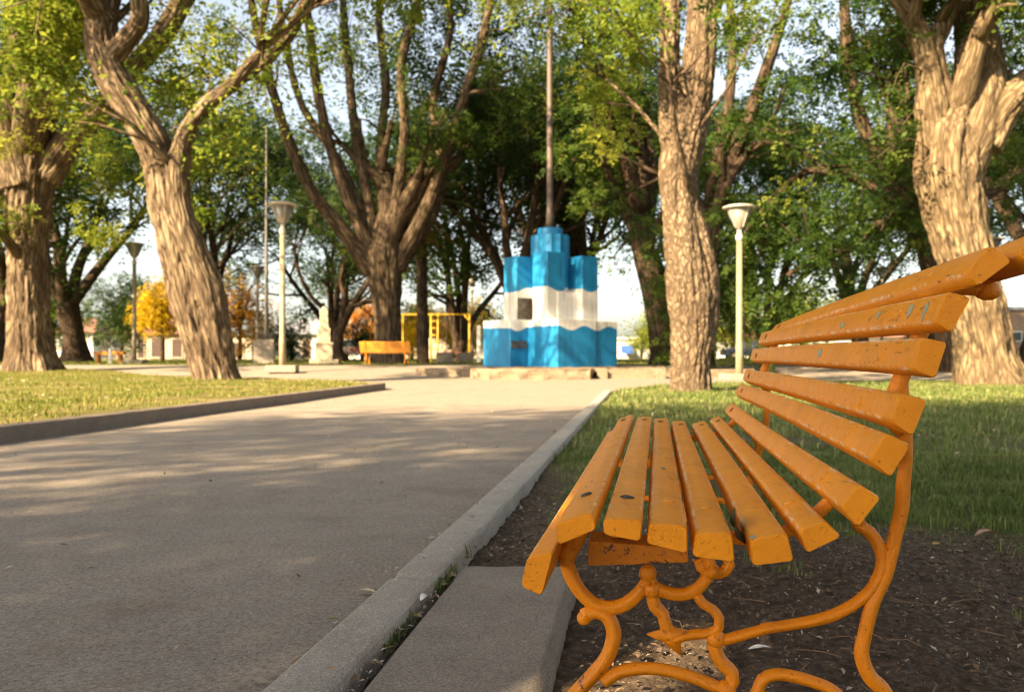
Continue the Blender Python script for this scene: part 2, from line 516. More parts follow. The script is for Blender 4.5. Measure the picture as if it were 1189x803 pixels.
def build_ground():
    xs = axis([(-900, -60, 120), (-60, -6, 3), (-6, -0.8, 0.2), (-0.8, 3.2, 0.022), (3.2, 9, 0.12), (9, 60, 2.0), (60, 900, 120)])
    ys = axis([(-40, -2, 3), (-2, 1.0, 0.15), (1.0, 4.2, 0.022), (4.2, 16, 0.12), (16, 32, 0.5), (32, 80, 4), (80, 2200, 150)])
    V, D = [], []
    for y in ys:
        for x in xs:
            t = terrain(y)
            under = (path_left(y) - 0.6 < x < path_right(y) + 0.06 and y < PATH_END - 0.2) or (x < path_left(y) - 0.02 and y < 26.6)
            d = 0.0
            if under: z = t - 0.06
            else:
                z = t
                if y < 22:
                    d = dirt_amt(x, y) if y < 15 and x < 12 else 0.0
                    if y < 16: z += 0.012 * n3(x * 0.9, y * 0.9, 9) + 0.010
                    if d > 0 and y < 4.4 and x < 3.4:
                        c1 = noise.ridged_multi_fractal((x * 7, y * 7, 0.5), 0.9, 2.1, 5, 0.8, 2.0)
                        c2 = n3(x * 22, y * 22, 2); c3 = max(0, n3(x * 38, y * 38, 5))
                        z += d * (0.007 * (c1 - 1) + 0.011 * c2 + 0.016 * c3 + 0.018 * n3(x * 3.3, y * 3.3, 4) - 0.018)
            V.append((x, y, z)); D.append(d)
    nx, ny = len(xs), len(ys)
    i = np.arange(ny - 1)[:, None] * nx + np.arange(nx - 1)[None, :]
    Fc = np.stack([i, i + 1, i + 1 + nx, i + nx], -1).reshape(-1, 4)
    o = link_mesh('ground', V, Fc, GROUND, None, True)
    set_attr(o, 'dirt', D)
    tag(o, kind='structure')

def rows_sheet(name, ys, xl, xr, n, zf, mat):
    V = []
    for y in ys:
        a, b = xl(y), xr(y)
        for k in range(n + 1):
            x = a + (b - a) * k / n
            V.append((x, y, zf(x, y)))
    ny, nx = len(ys), n + 1
    i = np.arange(ny - 1)[:, None] * nx + np.arange(nx - 1)[None, :]
    Fc = np.stack([i, i + 1, i + 1 + nx, i + nx], -1).reshape(-1, 4)
    return tag(link_mesh(name, V, Fc, mat, None, True), kind='structure')

build_ground()
rows_sheet('path', axis([(-12, 0, 1), (0, 22, 0.2), (22, PATH_END, 0.3)]), path_left, path_right, 70,
           lambda x, y: terrain(y) + 0.004 + 0.006 * n3(x * 0.7, y * 0.5, 4), PATH)
LAWN_UP = 0.10
def lawn_far(y): return -60.0
rows_sheet('lawn', axis([(-12, 5, 0.5), (5, 26.7, 0.15)]), lambda y: -60.0, lambda y: path_left(y) - 0.10, 90,
           lambda x, y: terrain(y) + LAWN_UP + 0.015 * n3(x * 0.8, y * 0.8, 2) + 0.02 * n3(x * 0.2, y * 0.2, 5) - 0.10 * sstep(24.5, 26.6, y), LAWN)

def kerb_strip(name, line, width, top, mat, seed, joint=0.0):
    """line: list of (x, y) along the path side, body lies to the other side (width signed)"""
    sec = [(0.0, -0.12), (0.0, top - 0.012), (0.003, top - 0.004), (0.011, top), (0.05, top + 0.001), (0.1, top + 0.001), (abs(width) - 0.011, top), (abs(width) - 0.003, top - 0.004), (abs(width), top - 0.013), (abs(width), -0.12)]
    sg = 1 if width > 0 else -1
    V, Fc = [], []
    L = [Vector((x, y, 0)) for x, y in line]
    n = len(sec)
    for i, p in enumerate(L):
        t = (L[min(i + 1, len(L) - 1)] - L[max(i - 1, 0)]).normalized()
        nrm = Vector((t.y, -t.x, 0)) * sg
        jt = 1.0 if (joint and (p.y % joint) < 0.042 and p.y > 0) else 0.0
        for j, (a, z) in enumerate(sec):
            if jt and 0 < j < n - 1: z -= 0.009; a = abs(width) / 2 + (a - abs(width) / 2) * 0.93
            q = p + nrm * a
            w = 0.004 * n3(q.x * 5, q.y * 5, seed) - 0.010 * max(0, n3(q.x * 9, q.y * 9, seed + j * 0.8) - 0.25) + 0.0025 * n3(q.x * 22, q.y * 22, seed + j * 0.4)
            V.append((q.x + nrm.x * w, q.y + nrm.y * w, z + terrain(p.y) + (w * 0.8 if z > 0 else 0)))
    for i in range(len(L) - 1):
        for j in range(n - 1):
            q = (i * n + j, i * n + j + 1, (i + 1) * n + j + 1, (i + 1) * n + j)
            Fc.append(q if sg < 0 else q[::-1])
    Fc.append(tuple(range(n))); Fc.append(tuple((len(L) - 1) * n + k for k in range(n)))
    o = link_mesh(name, V, Fc, mat, None, True)
    o.data.set_sharp_from_angle(angle=math.radians(24))
    return tag(o, kind='structure')

kerb_strip('kerb', [(kerb_r(y), y) for y in axis([(-8, 0, 0.3), (0, 14.3, 0.04)])], KW, 0.052, KERB, 3, 1.13)
lk = [(kerb_l(y), y) for y in axis([(-8, 4, 0.3), (4, 15.4, 0.08)])] + [(path_left(y), y) for y in (15.7, 16.0, 16.3, 16.8, 17.4, 18.1, 18.8, 19.6, 20.4)]
kerb_strip('kerb', lk, -0.16, 0.125, KERB_OLD, 8)

# footing slab in front of the bench
def build_slab():
    hz = 0.036
    def G(px, py):
        y = (H - hz) * F / (py - HY); return ((px - CX) / F * y, y)
    fl, fr = G(534, 655), G(672, 655)
    nl, nr = G(414, 797), G(632, 803)
    d = ((fr[0] - nr[0]) / (fr[1] - nr[1]))
    near = 0.5
    nl2 = (nl[0] + (nl[0] - fl[0]) / (fl[1] - nl[1]) * (nl[1] - near), near)
    nr2 = (nr[0] - d * (nr[1] - near), near)
    N, M = 40, 90
    V, Fc = [], []
    for j in range(M + 1):
        t = j / M
        for i in range(N + 1):
            s = i / N
            a = Vector((*nl2, 0)).lerp(Vector((*fl, 0)), t); b = Vector((*nr2, 0)).lerp(Vector((*fr, 0)), t)
            p = a.lerp(b, s)
            p.x += 0.012 * n3(t * 6, s * 0.5, 1) * (1 if s in (0, 1) else 0.3) ; p.y += 0.012 * n3(s * 5, 7, 2) * t
            ex = min(s * 0.36, (1 - s) * 0.36, (1 - t) * 2.1)
            z = hz - 0.022 * (1 - sstep(0, 0.022, ex)) + 0.003 * n3(p.x * 9, p.y * 9, 3)
            V.append((p.x, p.y, z))
    for j in range(M):
        for i in range(N):
            k = j * (N + 1) + i
            Fc.append((k, k + 1, k + N + 2, k + N + 1))
    n0 = len(V)
    ring = [i for i in range(N + 1)] + [(j * (N + 1) + N) for j in range(1, M + 1)] + [M * (N + 1) + i for i in range(N - 1, -1, -1)] + [j * (N + 1) for j in range(M - 1, 0, -1)]
    for k in ring: V.append((V[k][0], V[k][1], -0.05))
    for a in range(len(ring)):
        b = (a + 1) % len(ring)
        Fc.append((ring[b], ring[a], n0 + a, n0 + b))
    o = link_mesh('concrete_slab', V, Fc, SLAB, None, True)
    tag(o, 'low concrete slab on the soil between the kerb and the near orange bench', 'slab')
build_slab()

# ------------------------------------------------------------------ trees
def frond_mesh(P, D, L, nl, rng, wid=0.50):
    """pinnate leaves: base P (n,3), direction D (n,3), length L (n,), nl leaflet pairs -> quads"""
    n = len(P)
    up = np.array([0, 0, 1.0]) + rng.normal(0, 0.45, (n, 3))
    S = np.cross(D, up); S /= np.linalg.norm(S, axis=1)[:, None] + 1e-9
    N = np.cross(S, D)
    V = []
    for i in range(nl):
        t = (i + 0.6) / nl
        b = P + D * (L * t)[:, None] + np.array([0, 0, -1.0]) * (L * 0.25 * t * t)[:, None]
        for sg in (-1, 1):
            ll = (L * 0.50 * (1 - 0.35 * t))[:, None]
            d = S * sg * 0.88 + D * 0.45 + rng.normal(0, 0.18, (n, 3))
            w = np.cross(d, N) * wid * ll * 0.5
            V.append(np.stack([b, b + d * ll * 0.5 + w, b + d * ll, b + d * ll * 0.5 - w], 1))
    V = np.stack(V, 1).reshape(-1, 3)
    return V, 2 * nl

def leaf_cloud(tips, per, spread, L, nl, rng, tint_mu=0.45, droop=0.3):
    """fronds scattered round tips (list of (Vector, scale))"""
    T = np.array([tuple(t) for t, _ in tips]); Sc = np.array([s for _, s in tips])
    cl = rng.normal(0, 0.17, len(T))
    idx = np.repeat(np.arange(len(T)), np.maximum(1, (per * Sc).astype(int)))
    n = len(idx)
    off = rng.normal(0, 1, (n, 3)); off /= np.linalg.norm(off, axis=1)[:, None]
    off *= (rng.random(n) ** 0.55)[:, None] * spread * np.array([1, 1, 0.62]) * Sc[idx][:, None]
    P = T[idx] + off
    D = off / (np.linalg.norm(off, axis=1)[:, None] + 1e-6) + rng.normal(0, 0.5, (n, 3)) - np.array([0, 0, droop])
    D /= np.linalg.norm(D, axis=1)[:, None]
    ln = L * rng.uniform(0.7, 1.25, n)
    V, k = frond_mesh(P, D, ln, nl, rng)
    tint = np.clip(tint_mu + cl[idx] + rng.normal(0, 0.13, n), 0, 1)
    tint = np.repeat(tint, k * 4)
    return V, tint

# openings cut into the crowns along the sun direction to light chosen spots: (point, radius, share of leaves gone)
OPENINGS = [((-4.7, 33, 4), 2.4, 0.8), ((-5.5, 33, 8), 3.5, 0.6), ((0.20, 1.88, 0.0), 0.30, 0.97), ((0.03, 1.60, 0.04), 0.13, 0.9), ((19.3, 45, 4.8), 1.4, 0.95), ((-2.3, 50, 4.6), 1.4, 0.95), ((19.0, 34, 4.8), 1.4, 0.95), ((8, 24.5, 4.2), 2.6, 0.6), ((12, 26, 4.6), 2.6, 0.6), ((10, 40, 4), 3.5, 0.6), ((20, 58, 3), 5.0, 0.8), ((-2, 38, 5.5), 3.0, 0.5), ((1.2, 26.5, 2.4), 3.0, 0.85), ((3.0, 14.65, 2.6), 1.8, 0.85),
            ((9.8, 18.0, 3.5), 2.4, 0.85), ((-13.9, 25.0, 3.0), 2.0, 0.7), ((-6.4, 18.2, 2.0), 1.8, 0.75), ((-1.5, 15.5, 0), 3.6, 0.95), ((-7.5, 14.0, 0.1), 4.5, 0.75), ((-1.0, 20.5, 0), 4.0, 0.95), ((2.0, 19.0, 0), 3.0, 0.9), ((-4.5, 31.0, 0.8), 1.5, 0.8),
            ((-18, 50, 3.5), 5.5, 1.0), ((-3.5, 42, 1.5), 3.0, 0.95), ((-5.0, 61, 2.6), 7.0, 1.0), ((6, 22.5, 2.6), 1.6, 0.7), ((-6.8, 25, 2.8), 1.2, 0.7), ((2.4, 13.0, 0), 1.8, 0.85), ((-8, 35, 1.5), 1.5, 0.8)]
# gaps between the crowns where sky or a lamp shows: (column, row, radius in photo pixels, nearer than, share)
GAPS = [(1024, 316, 27, 44, 0.98), (1153, 285, 17, 33, 0.95), (478, 238, 15, 35, 0.9), (118, 232, 24, 300, 0.75), (350, 305, 42, 300, 0.7), (398, 335, 30, 300, 0.6), (720, 368, 34, 300, 0.9), (715, 340, 24, 300, 0.8),
        (868, 188, 34, 300, 0.8), (895, 130, 26, 300, 0.7), (850, 110, 16, 300, 0.6), (432, 60, 16, 300, 0.35), (478, 100, 18, 300, 0.35), (500, 40, 16, 300, 0.35), (528, 90, 14, 300, 0.35), (420, 140, 12, 300, 0.35), (390, 60, 12, 300, 0.5), (545, 30, 14, 300, 0.5),
        (156, 300, 26, 35, 0.9), (300, 330, 24, 44, 0.8), (548, 335, 14, 49, 0.8), (330, 250, 24, 24.8, 0.9), (858, 255, 26, 22, 0.95), (520, 385, 34, 41, 0.8), (190, 350, 26, 49, 0.8), (276, 350, 30, 51, 0.8), (845, 385, 30, 74, 0.7), (1130, 60, 12, 300, 0.5), (960, 30, 14, 300, 0.5), (770, 350, 10, 300, 0.6)]
SD = np.array(tuple(SUN_DIR))
def sunlit_filter(V, rng):
    Cq = V.reshape(-1, 4, 3).mean(1)
    keep = np.ones(len(Cq), dtype=bool)
    for p, r, share in OPENINGS:
        q = Cq - np.array(p); t = q @ SD
        dist = np.linalg.norm(q - t[:, None] * SD, axis=1)
        keep &= ~((t > 2.5) & (dist < r * (0.75 + 0.5 * rng.random(len(Cq)))) & (rng.random(len(Cq)) < share))
    ok = Cq[:, 1] > 2
    yy = np.where(ok, Cq[:, 1], 1.0)
    u = CX + Cq[:, 0] / yy * F; w = HY - (Cq[:, 2] - H) / yy * F
    for a, b, r, dep, share in GAPS:
        keep &= ~(ok & (yy < dep) & (np.hypot(u - a, w - b) < r * (0.6 + 0.6 * rng.random(len(Cq)))) & (rng.random(len(Cq)) < share))
    return keep

def make_crown(parent, tips, per, spread, L, nl, rng, mat, tint_mu=0.45, droop=0.3, name='crown'):
    V, tint = leaf_cloud(tips, per, spread, L, nl, rng, tint_mu, droop)
    keep = sunlit_filter(V, rng)
    V = V.reshape(-1, 4, 3)[keep].reshape(-1, 3); tint = tint.reshape(-1, 4)[keep].ravel()
    Fc = np.arange(len(V)).reshape(-1, 4)
    o = link_mesh(name, V, Fc, mat, parent)
    set_attr(o, 'tint', tint)
    return o

def bark_fn(seed, amp, base_z=None, flare=0.0, lobes=5, fine=0.0):
    def fn(a, s, p, r):
        ca, sa = math.cos(a), math.sin(a)
        k = 1 + amp * (noise.noise((ca * 2.2, sa * 2.2, s * 0.55 + seed)) * 0.9 + noise.noise((ca * 5, sa * 5, s * 1.5 + seed)) * 0.55 + noise.noise((ca * 11, sa * 11, s * 3.2 + seed)) * 0.35)
        if fine:
            q1 = noise.noise((ca * r * 7, sa * r * 7, s * 2.6 + seed)); q2 = noise.noise((ca * r * 16, sa * r * 16, s * 8.5 + seed))
            k += (fine / max(r, 0.12)) * ((0.5 - abs(q1) * 1.9) + 0.7 * (0.4 - abs(q2) * 1.6))
        k -= amp * 0.9 * max(0.0, 0.28 - abs(noise.noise((ca * 3.6, sa * 3.6, s * 0.42 + seed * 2)))) * 2.6
        if base_z is not None and flare > 0:
            h = max(0, p.z - base_z) / max(r, 0.05)
            k += flare * math.exp(-h * 1.3) * (0.6 + 0.7 * (0.5 + 0.5 * math.sin(a * lobes + seed)))
        return k
    return fn

def limbs_mesh(parent, limbs, mat, name='trunk'):
    """limbs: list of (pts, radii, sides, step, fn) joined into ONE trunk-and-limbs mesh"""
    V, Fc, B = [], [], []
    for pts, rad, n, st, fn in limbs:
        v, f, b = tube_arrays(pts, rad, n, st, fn)
        o = len(V)
        V += v; B += b; Fc += [tuple(i + o for i in q) for q in f]
    ob = link_mesh(name, V, Fc, mat, parent, True)
    set_attr(ob, 'bark', B, 'FLOAT_VECTOR')
    return ob

def rand_dir(rng, d, ang):
    a = rng.uniform(0, 2 * math.pi)
    u = d.orthogonal().normalized(); v = d.cross(u)
    return (d * math.cos(ang) + (u * math.cos(a) + v * math.sin(a)) * math.sin(ang)).normalized()

def grow(rng, p, d, L, r, depth, limbs, tips, lift=0.10, kids=3, tipscale=1.0):
    n = 4
    pts, rad = [p.copy()], [r]
    q, dd = p.copy(), d.copy()
    for i in range(n):
        dd = (dd + Vector(rng.normal(0, 0.16, 3)) + Vector((0, 0, lift * 0.5))).normalized()
        q = q + dd * (L / n)
        pts.append(q.copy()); rad.append(r * (1 - 0.55 * (i + 1) / n))
    limbs.append((pts, rad, 6 if r > 0.04 else 4, None, None))
    if depth <= 0:
        for i in (2, 4): tips.append((pts[i], tipscale * rng.uniform(0.7, 1.25)))
        return
    if depth == 1: tips.append((pts[3], tipscale * rng.uniform(0.5, 0.9)))
    for k in range(kids):
        j = int(rng.integers(2, n + 1)) if k else n
        cd = rand_dir(rng, (pts[j] - pts[j - 1]).normalized(), rng.uniform(0.3, 0.95))
        cd = (cd + Vector((0, 0, lift))).normalized()
        grow(rng, pts[j], cd, L * rng.uniform(0.55, 0.8), rad[j] * rng.uniform(0.6, 0.85), depth - 1, limbs, tips, lift, kids, tipscale)

def px_limb(spec, y, dy=0.0):
    """[(px, py, rpx)] at depth y (sliding to y+dy at the end) -> points, radii"""
    m = len(spec) - 1
    pts, rad = [], []
    for i, (a, b, r) in enumerate(spec):
        yy = y + dy * i / m
        pts.append(W(a, b, yy)); rad.append(r / F * yy)
    return pts, rad

def hero_tree(name, label, y, trunk, limbs_px, seed, bark, leaf, up_lift=0, flare=0.35, amp=0.10, sides=36, drapes=(), per=16, spread=0.75, L=0.34, nl=4, dens=2.0, bare=0.65,
              grow_len=3.2, grow_depth=2, tint=0.5, kids=3, side_twigs=2, group=None, step=0.11, fine=0.0):
    rng = np.random.default_rng(seed)
    pts, rad = px_limb(trunk, y)
    slim = 0.86 if fine else 1.0
    rad = [r_ * slim for r_ in rad]
    root = thing(name, label, 'tree', (pts[1].x, y, terrain(y) + up_lift), 0, group)
    bz = terrain(y) + up_lift
    pts[0].z = bz - 0.25
    top_d = (pts[-1] - pts[-2]).normalized()
    pts += [pts[-1] + top_d * rad[-1] * 0.7, pts[-1] + top_d * rad[-1] * 1.1]; rad += [rad[-1] * 0.72, rad[-1] * 0.2]
    lb = [(pts, rad, sides, step, bark_fn(seed, amp, bz, flare, 5, fine))]
    tips, hung = [], []
    ends = []
    for sp, dy in limbs_px:
        p, r = px_limb(sp, y, dy)
        r = [r_ * (0.5 + 0.5 * slim) for r_ in r]
        lb.append((p, r, max(10, sides // 2 if r[0] > 0.15 else 10), step * 1.6, bark_fn(seed + 3.3 * len(lb), amp * 0.8, None, 0, 5, fine)))
        ends.append((p, r))
    ends.append((pts[:-2], rad[:-2]))
    for p, r in ends:
        d = (p[-1] - p[-2]).normalized()
        if p[-1].z > bz + 3.0:
            for k in range(3):
                grow(rng, p[-1], (rand_dir(rng, d, rng.uniform(0.15, 0.6)) + Vector((0, 0, 0.15))).normalized(), grow_len * rng.uniform(0.8, 1.2), r[-1] * 0.75, grow_depth, lb, tips, 0.08, kids)
        for k in range(side_twigs):
            j = int(rng.integers(max(1, len(p) // 2), len(p)))
            if p[j].z < bz + 3.2: continue
            dd = rand_dir(rng, (p[j] - p[j - 1]).normalized(), rng.uniform(0.7, 1.2))
            grow(rng, p[j], dd, grow_len * 0.7, max(0.02, r[j] * 0.35), max(1, grow_depth - 1), lb, tips, 0.02, kids)
    for (a, b, dep, sc) in drapes:                      # twigs reaching towards hanging clumps of leaves
        q = W(a, b, dep)
        best = min((pp for p, r in ends for pp in p[1:]), key=lambda pp: (pp - q).length + 3.0 * (pp.z < bz + 2.0))
        mid = (best + q) / 2 + Vector(rng.normal(0, 0.25, 3)) + Vector((0, 0, 0.35))
        lb.append(([best, mid, q], [0.024, 0.014, 0.006], 5, 0.3, None))
        for k in range(5):
            hung.append((q + Vector(rng.normal(0, 0.5, 3)) * sc, sc * rng.uniform(0.7, 1.1)))
    limbs_mesh(root, lb, bark)
    every = tips + hung
    if bare:
        own = [(q.x / q.y, (q.z - H) / q.y, q.y, r_ / q.y) for p, r in ends for q, r_ in zip(*catmull(p, r, 0.5))]
        def hides(t, near=0.62):
            u, w = t.x / t.y, (t.z - H) / t.y
            return any(t.y < yy + 0.6 and math.hypot(u - a, w - b) < rr + near * spread / t.y for a, b, yy, rr in own)
        every = [t for t in tips if rng.random() > bare or not hides(t[0])] + [t for t in hung if rng.random() > bare or not hides(t[0], 0.12)]
    if every: make_crown(root, every, per * dens, spread, L, nl, rng, leaf, tint)
    return root

# --- the two leaning trees on the left lawn
hero_tree('broad_tree', 'stout tree with rough tan trunk forking low at the left edge of the lawn', 25.0,
  [(38, 440, 34), (37, 426, 28), (34, 380, 26), (33, 300, 25), (34, 240, 27), (38, 192, 30)],
  [([(30, 215, 30), (8, 150, 22), (-18, 85, 17), (-45, 15, 13), (-70, -60, 10)], -1.5),
   ([(52, 205, 20), (88, 152, 15), (118, 128, 14), (148, 88, 12), (185, 45, 13), (212, 0, 12), (240, -60, 10)], -1.0),
   ([(42, 205, 22), (50, 140, 16), (58, 90, 13), (61, 30, 14), (52, -40, 12)], 0.5),
   ([(55, 120, 12), (80, 60, 9), (92, 20, 8), (100, -40, 7)], 1.5),
   ([(20, 170, 14), (14, 110, 10), (20, 60, 8), (10, 0, 7)], 1.0)],
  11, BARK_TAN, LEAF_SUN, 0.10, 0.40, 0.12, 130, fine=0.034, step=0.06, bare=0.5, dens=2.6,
  drapes=[(70, 30, 21, 1.0), (95, 75, 22, 0.9), (20, 100, 21, 0.9), (0, 60, 21, 1.0), (120, 260, 30, 0.9), (75, 130, 22, 0.7), (25, 40, 22, 1.1), (60, 70, 22.5, 1.0), (10, 85, 22, 0.9), (50, 20, 21, 1.1), (80, 100, 23, 0.8), (35, 75, 21.5, 0.9), (5, 15, 21, 1.0), (90, 40, 24, 0.8), (-10, 120, 23, 0.9), (120, 190, 28, 0.9), (140, 220, 28, 0.8)],
  per=22, tint=0.62)
hero_tree('leaning_tree', 'leaning tree with twisted furrowed trunk rooted beside the path on the left lawn', 18.2,
  [(252, 450, 34), (250, 438, 27), (240, 405, 28), (224, 350, 29), (209, 290, 27), (197, 240, 25), (187, 190, 23), (165, 145, 22), (143, 110, 22), (124, 75, 20), (117, 40, 20), (121, 0, 20), (126, -60, 18)],
  [([(262, 440, 15), (251, 390, 19), (240, 335, 20), (224, 290, 17), (211, 245, 14), (207, 200, 15), (214, 160, 11), (236, 125, 9), (270, 98, 8), (302, 60, 6)], -0.6),
   ([(125, 70, 15), (148, 46, 12), (163, 22, 11), (158, -15, 10), (150, -70, 9)], -0.6),
   ([(120, 20, 18), (90, -20, 12), (60, -80, 9)], -1.5),
   ([(270, 98, 7), (310, 70, 7), (335, 40, 8), (352, 10, 8), (372, -30, 7)], 0.2)],
  23, BARK_TAN, LEAF_SUN, 0.10, 0.16, 0.13, 120, fine=0.028, step=0.05, bare=0.3, dens=3.0,
  drapes=[(270, 180, 18, 0.7), (300, 200, 19, 0.6), (335, 110, 18, 0.8), (230, 170, 19, 0.7), (265, 75, 17, 0.8), (205, 60, 19.5, 0.8), (190, 90, 20, 0.8), (360, 90, 18, 0.7), (250, 20, 17, 0.8), (320, 20, 18, 0.8), (245, 150, 17.5, 0.8), (285, 125, 17.5, 0.8), (250, 95, 18, 0.8), (318, 150, 18, 0.7), (215, 100, 18, 0.7), (300, 90, 17, 0.7), (340, 60, 18, 0.7), (260, 50, 18, 0.9), (220, 40, 19, 0.8), (230, 200, 19, 0.6), (250, 235, 19.5, 0.7), (225, 130, 19.5, 0.7), (290, 30, 17.5, 0.8), (190, 20, 17.5, 0.8)],
  per=20, tint=0.55, grow_len=2.4, spread=0.62, L=0.30)
# --- vase shaped tree by the monument
hero_tree('vase_tree', 'tall vase shaped tree with many upright limbs behind the far orange bench', 33.0,
  [(453, 432, 22), (452, 418, 19), (450, 380, 17), (449, 350, 19), (447, 322, 23), (446, 296, 26)],
  [([(432, 315, 12.0), (398, 268, 8.8), (362, 222, 7.2), (336, 165, 6.4), (318, 110, 5.6), (302, 50, 4.8), (290, -10, 4.0)], -2.5),
   ([(437, 305, 11.2), (411, 250, 7.2), (386, 180, 6.4), (370, 110, 5.6), (360, 40, 4.8), (352, -30, 3.2)], -1.0),
   ([(440, 300, 9.6), (425, 220, 6.4), (412, 150, 5.6), (405, 80, 4.8), (398, 0, 4.0), (396, -60, 3.2)], 2.0),
   ([(450, 300, 10.4), (445, 230, 7.2), (442, 170, 5.6), (448, 100, 4.8), (440, 20, 4.0), (445, -50, 3.2)], 3.0),
   ([(453, 300, 9.6), (462, 220, 6.4), (470, 150, 5.6), (466, 80, 4.8), (485, 0, 4.0), (490, -50, 3.2)], -2.0),
   ([(460, 310, 12.0), (486, 262, 9.6), (506, 215, 7.2), (521, 170, 6.4), (540, 110, 5.6), (562, 40, 4.8), (575, -30, 3.2)], -1.5),
   ([(460, 312, 10.4), (500, 250, 7.2), (513, 200, 5.6), (503, 120, 4.8), (522, 40, 4.0), (520, -30, 3.2)], 2.0),
   ([(442, 310, 8.0), (400, 200, 4.8), (350, 120, 4.0), (330, 40, 4.0), (322, -20, 3.2)], 2.0)],
  37, BARK_MID, LEAF_MID, 0.0, 0.25, 0.12, 80, fine=0.05,
  drapes=[(430, 60, 30, 0.8), (500, 110, 31, 0.9), (350, 40, 31, 0.9), (470, 40, 32, 0.8), (560, 70, 31, 1.0), (330, 100, 31, 1.0), (310, 180, 31.5, 0.9), (345, 200, 32, 0.7), (540, 160, 32, 1.0), (585, 120, 31, 0.9)],
  per=12, tint=0.5, grow_len=3.0, spread=0.75, L=0.34, side_twigs=2, dens=2.5, bare=0.45)
# --- foreground trunk right of the path
hero_tree('flaky_barked_tree', 'thick pale tree with flaking plated bark on the lawn right of the path', 14.65,
  [(802, 466, 32), (802, 452, 26), (802, 420, 26), (803, 380, 28), (801, 335, 30), (796, 290, 27), (791, 245, 24), (789, 200, 26), (797, 160, 25), (806, 120, 23), (812, 70, 22), (815, 20, 19), (816, -40, 17), (820, -110, 14)],
  [([(793, 215, 16), (780, 165, 14), (777, 120, 13), (777, 60, 12), (778, 0, 12), (772, -70, 10)], 0.3),
   ([(816, 405, 14), (820, 360, 15), (822, 320, 13), (814, 275, 10), (805, 240, 6)], -0.1),
   ([(815, 30, 13), (850, -40, 9), (880, -120, 7)], 1.0)],
  41, BARK_PLATE, LEAF_SUN, 0.0, 0.12, 0.13, 110, fine=0.028,
  drapes=[(725, 8, 16, 0.5), (868, 20, 16, 0.5)],
  per=30, tint=0.5, grow_len=2.4, spread=0.55, L=0.2, side_twigs=0, step=0.04)
# --- burly tree on the right
hero_tree('burly_tree', 'burly pale tree with knotted forking trunk behind the near bench backrest', 18.0,
  [(1150, 458, 50), (1149, 445, 40), (1142, 400, 36), (1131, 340, 34), (1118, 285, 35), (1107, 235, 38), (1101, 195, 42), (1103, 160, 40), (1108, 140, 30)],
  [([(1100, 215, 34), (1120, 165, 36), (1135, 115, 34), (1136, 70, 27), (1133, 30, 24), (1130, -20, 21), (1125, -90, 17)], 0.3),
   ([(1140, 170, 26), (1162, 128, 22), (1190, 102, 19), (1225, 70, 16), (1260, 20, 13)], -0.5),
   ([(1090, 175, 24), (1083, 130, 20), (1079, 90, 15), (1072, 52, 12), (1057, 18, 11), (1040, -10, 10), (1020, -70, 8)], -0.4),
   ([(1148, 450, 22), (1168, 430, 16), (1178, 446, 18)], 0.0)],
  53, BARK_SMOOTH, LEAF_MID, 0.0, 0.22, 0.15, 120, fine=0.035,
  drapes=[(1010, 190, 17, 0.5), (1045, 150, 17, 0.4), (1010, 60, 18, 0.8), (1175, 30, 19, 0.8), (1090, 20, 18, 0.5), (1035, 110, 17.5, 0.4), (1160, 200, 20, 0.7), (1180, 170, 21, 0.8)],
  per=16, tint=0.5, grow_len=2.5, spread=0.6, L=0.30, side_twigs=1, step=0.05)
hero_tree('slanting_tree', 'slanting brown tree whose trunk rises just left of the flaky barked tree', 30.0,
  [(770, 434, 17), (769, 424, 13), (767, 400, 12), (760, 350, 13), (750, 300, 14), (741, 258, 13)],
  [([(742, 265, 12), (728, 200, 10), (716, 140, 8), (708, 80, 7), (700, 20, 6), (695, -40, 5)], -1.0),
   ([(745, 275, 10), (756, 200, 7), (750, 140, 6), (735, 60, 5), (745, -20, 4)], 1.5),
   ([(738, 265, 9), (712, 215, 6), (695, 150, 5), (690, 80, 4), (670, 20, 4)], -2.0)],
  61, BARK_DARK, LEAF_MID, 0.0, 0.3, 0.10, 26,
  drapes=[(700, 60, 29, 1.0), (740, 100, 28, 1.0), (690, 130, 29, 0.9), (745, 230, 29, 0.6), (700, 210, 30, 0.9), (660, 90, 30, 1.0)],
  per=14, tint=0.4, grow_len=3.0, spread=0.8, L=0.36, side_twigs=4)
hero_tree('slim_dark_tree', 'slim dark tree leaning right from behind the flaky barked tree', 27.0,
  [(816, 440, 15), (817, 425, 12), (819, 370, 11), (822, 310, 12), (828, 262, 12)],
  [([(827, 270, 11), (848, 190, 9), (868, 140, 8), (890, 80, 7), (910, 20, 5), (925, -40, 4)], -1.0),
   ([(825, 280, 10), (826, 215, 7), (845, 130, 6), (850, 50, 5), (845, -20, 4)], 1.0),
   ([(850, 190, 6), (890, 165, 4), (925, 172, 3), (950, 190, 2)], -1.0)],
  67, BARK_DARK, LEAF_MID, 0.0, 0.25, 0.08, 20,
  drapes=[(860, 60, 26, 0.7), (930, 40, 26, 0.9), (900, 110, 26, 0.6), (950, 100, 27, 0.8), (940, 160, 26, 0.6), (920, 20, 25, 0.8)],
  per=12, tint=0.45, grow_len=2.2, spread=0.7, L=0.34, side_twigs=2, dens=1.5)
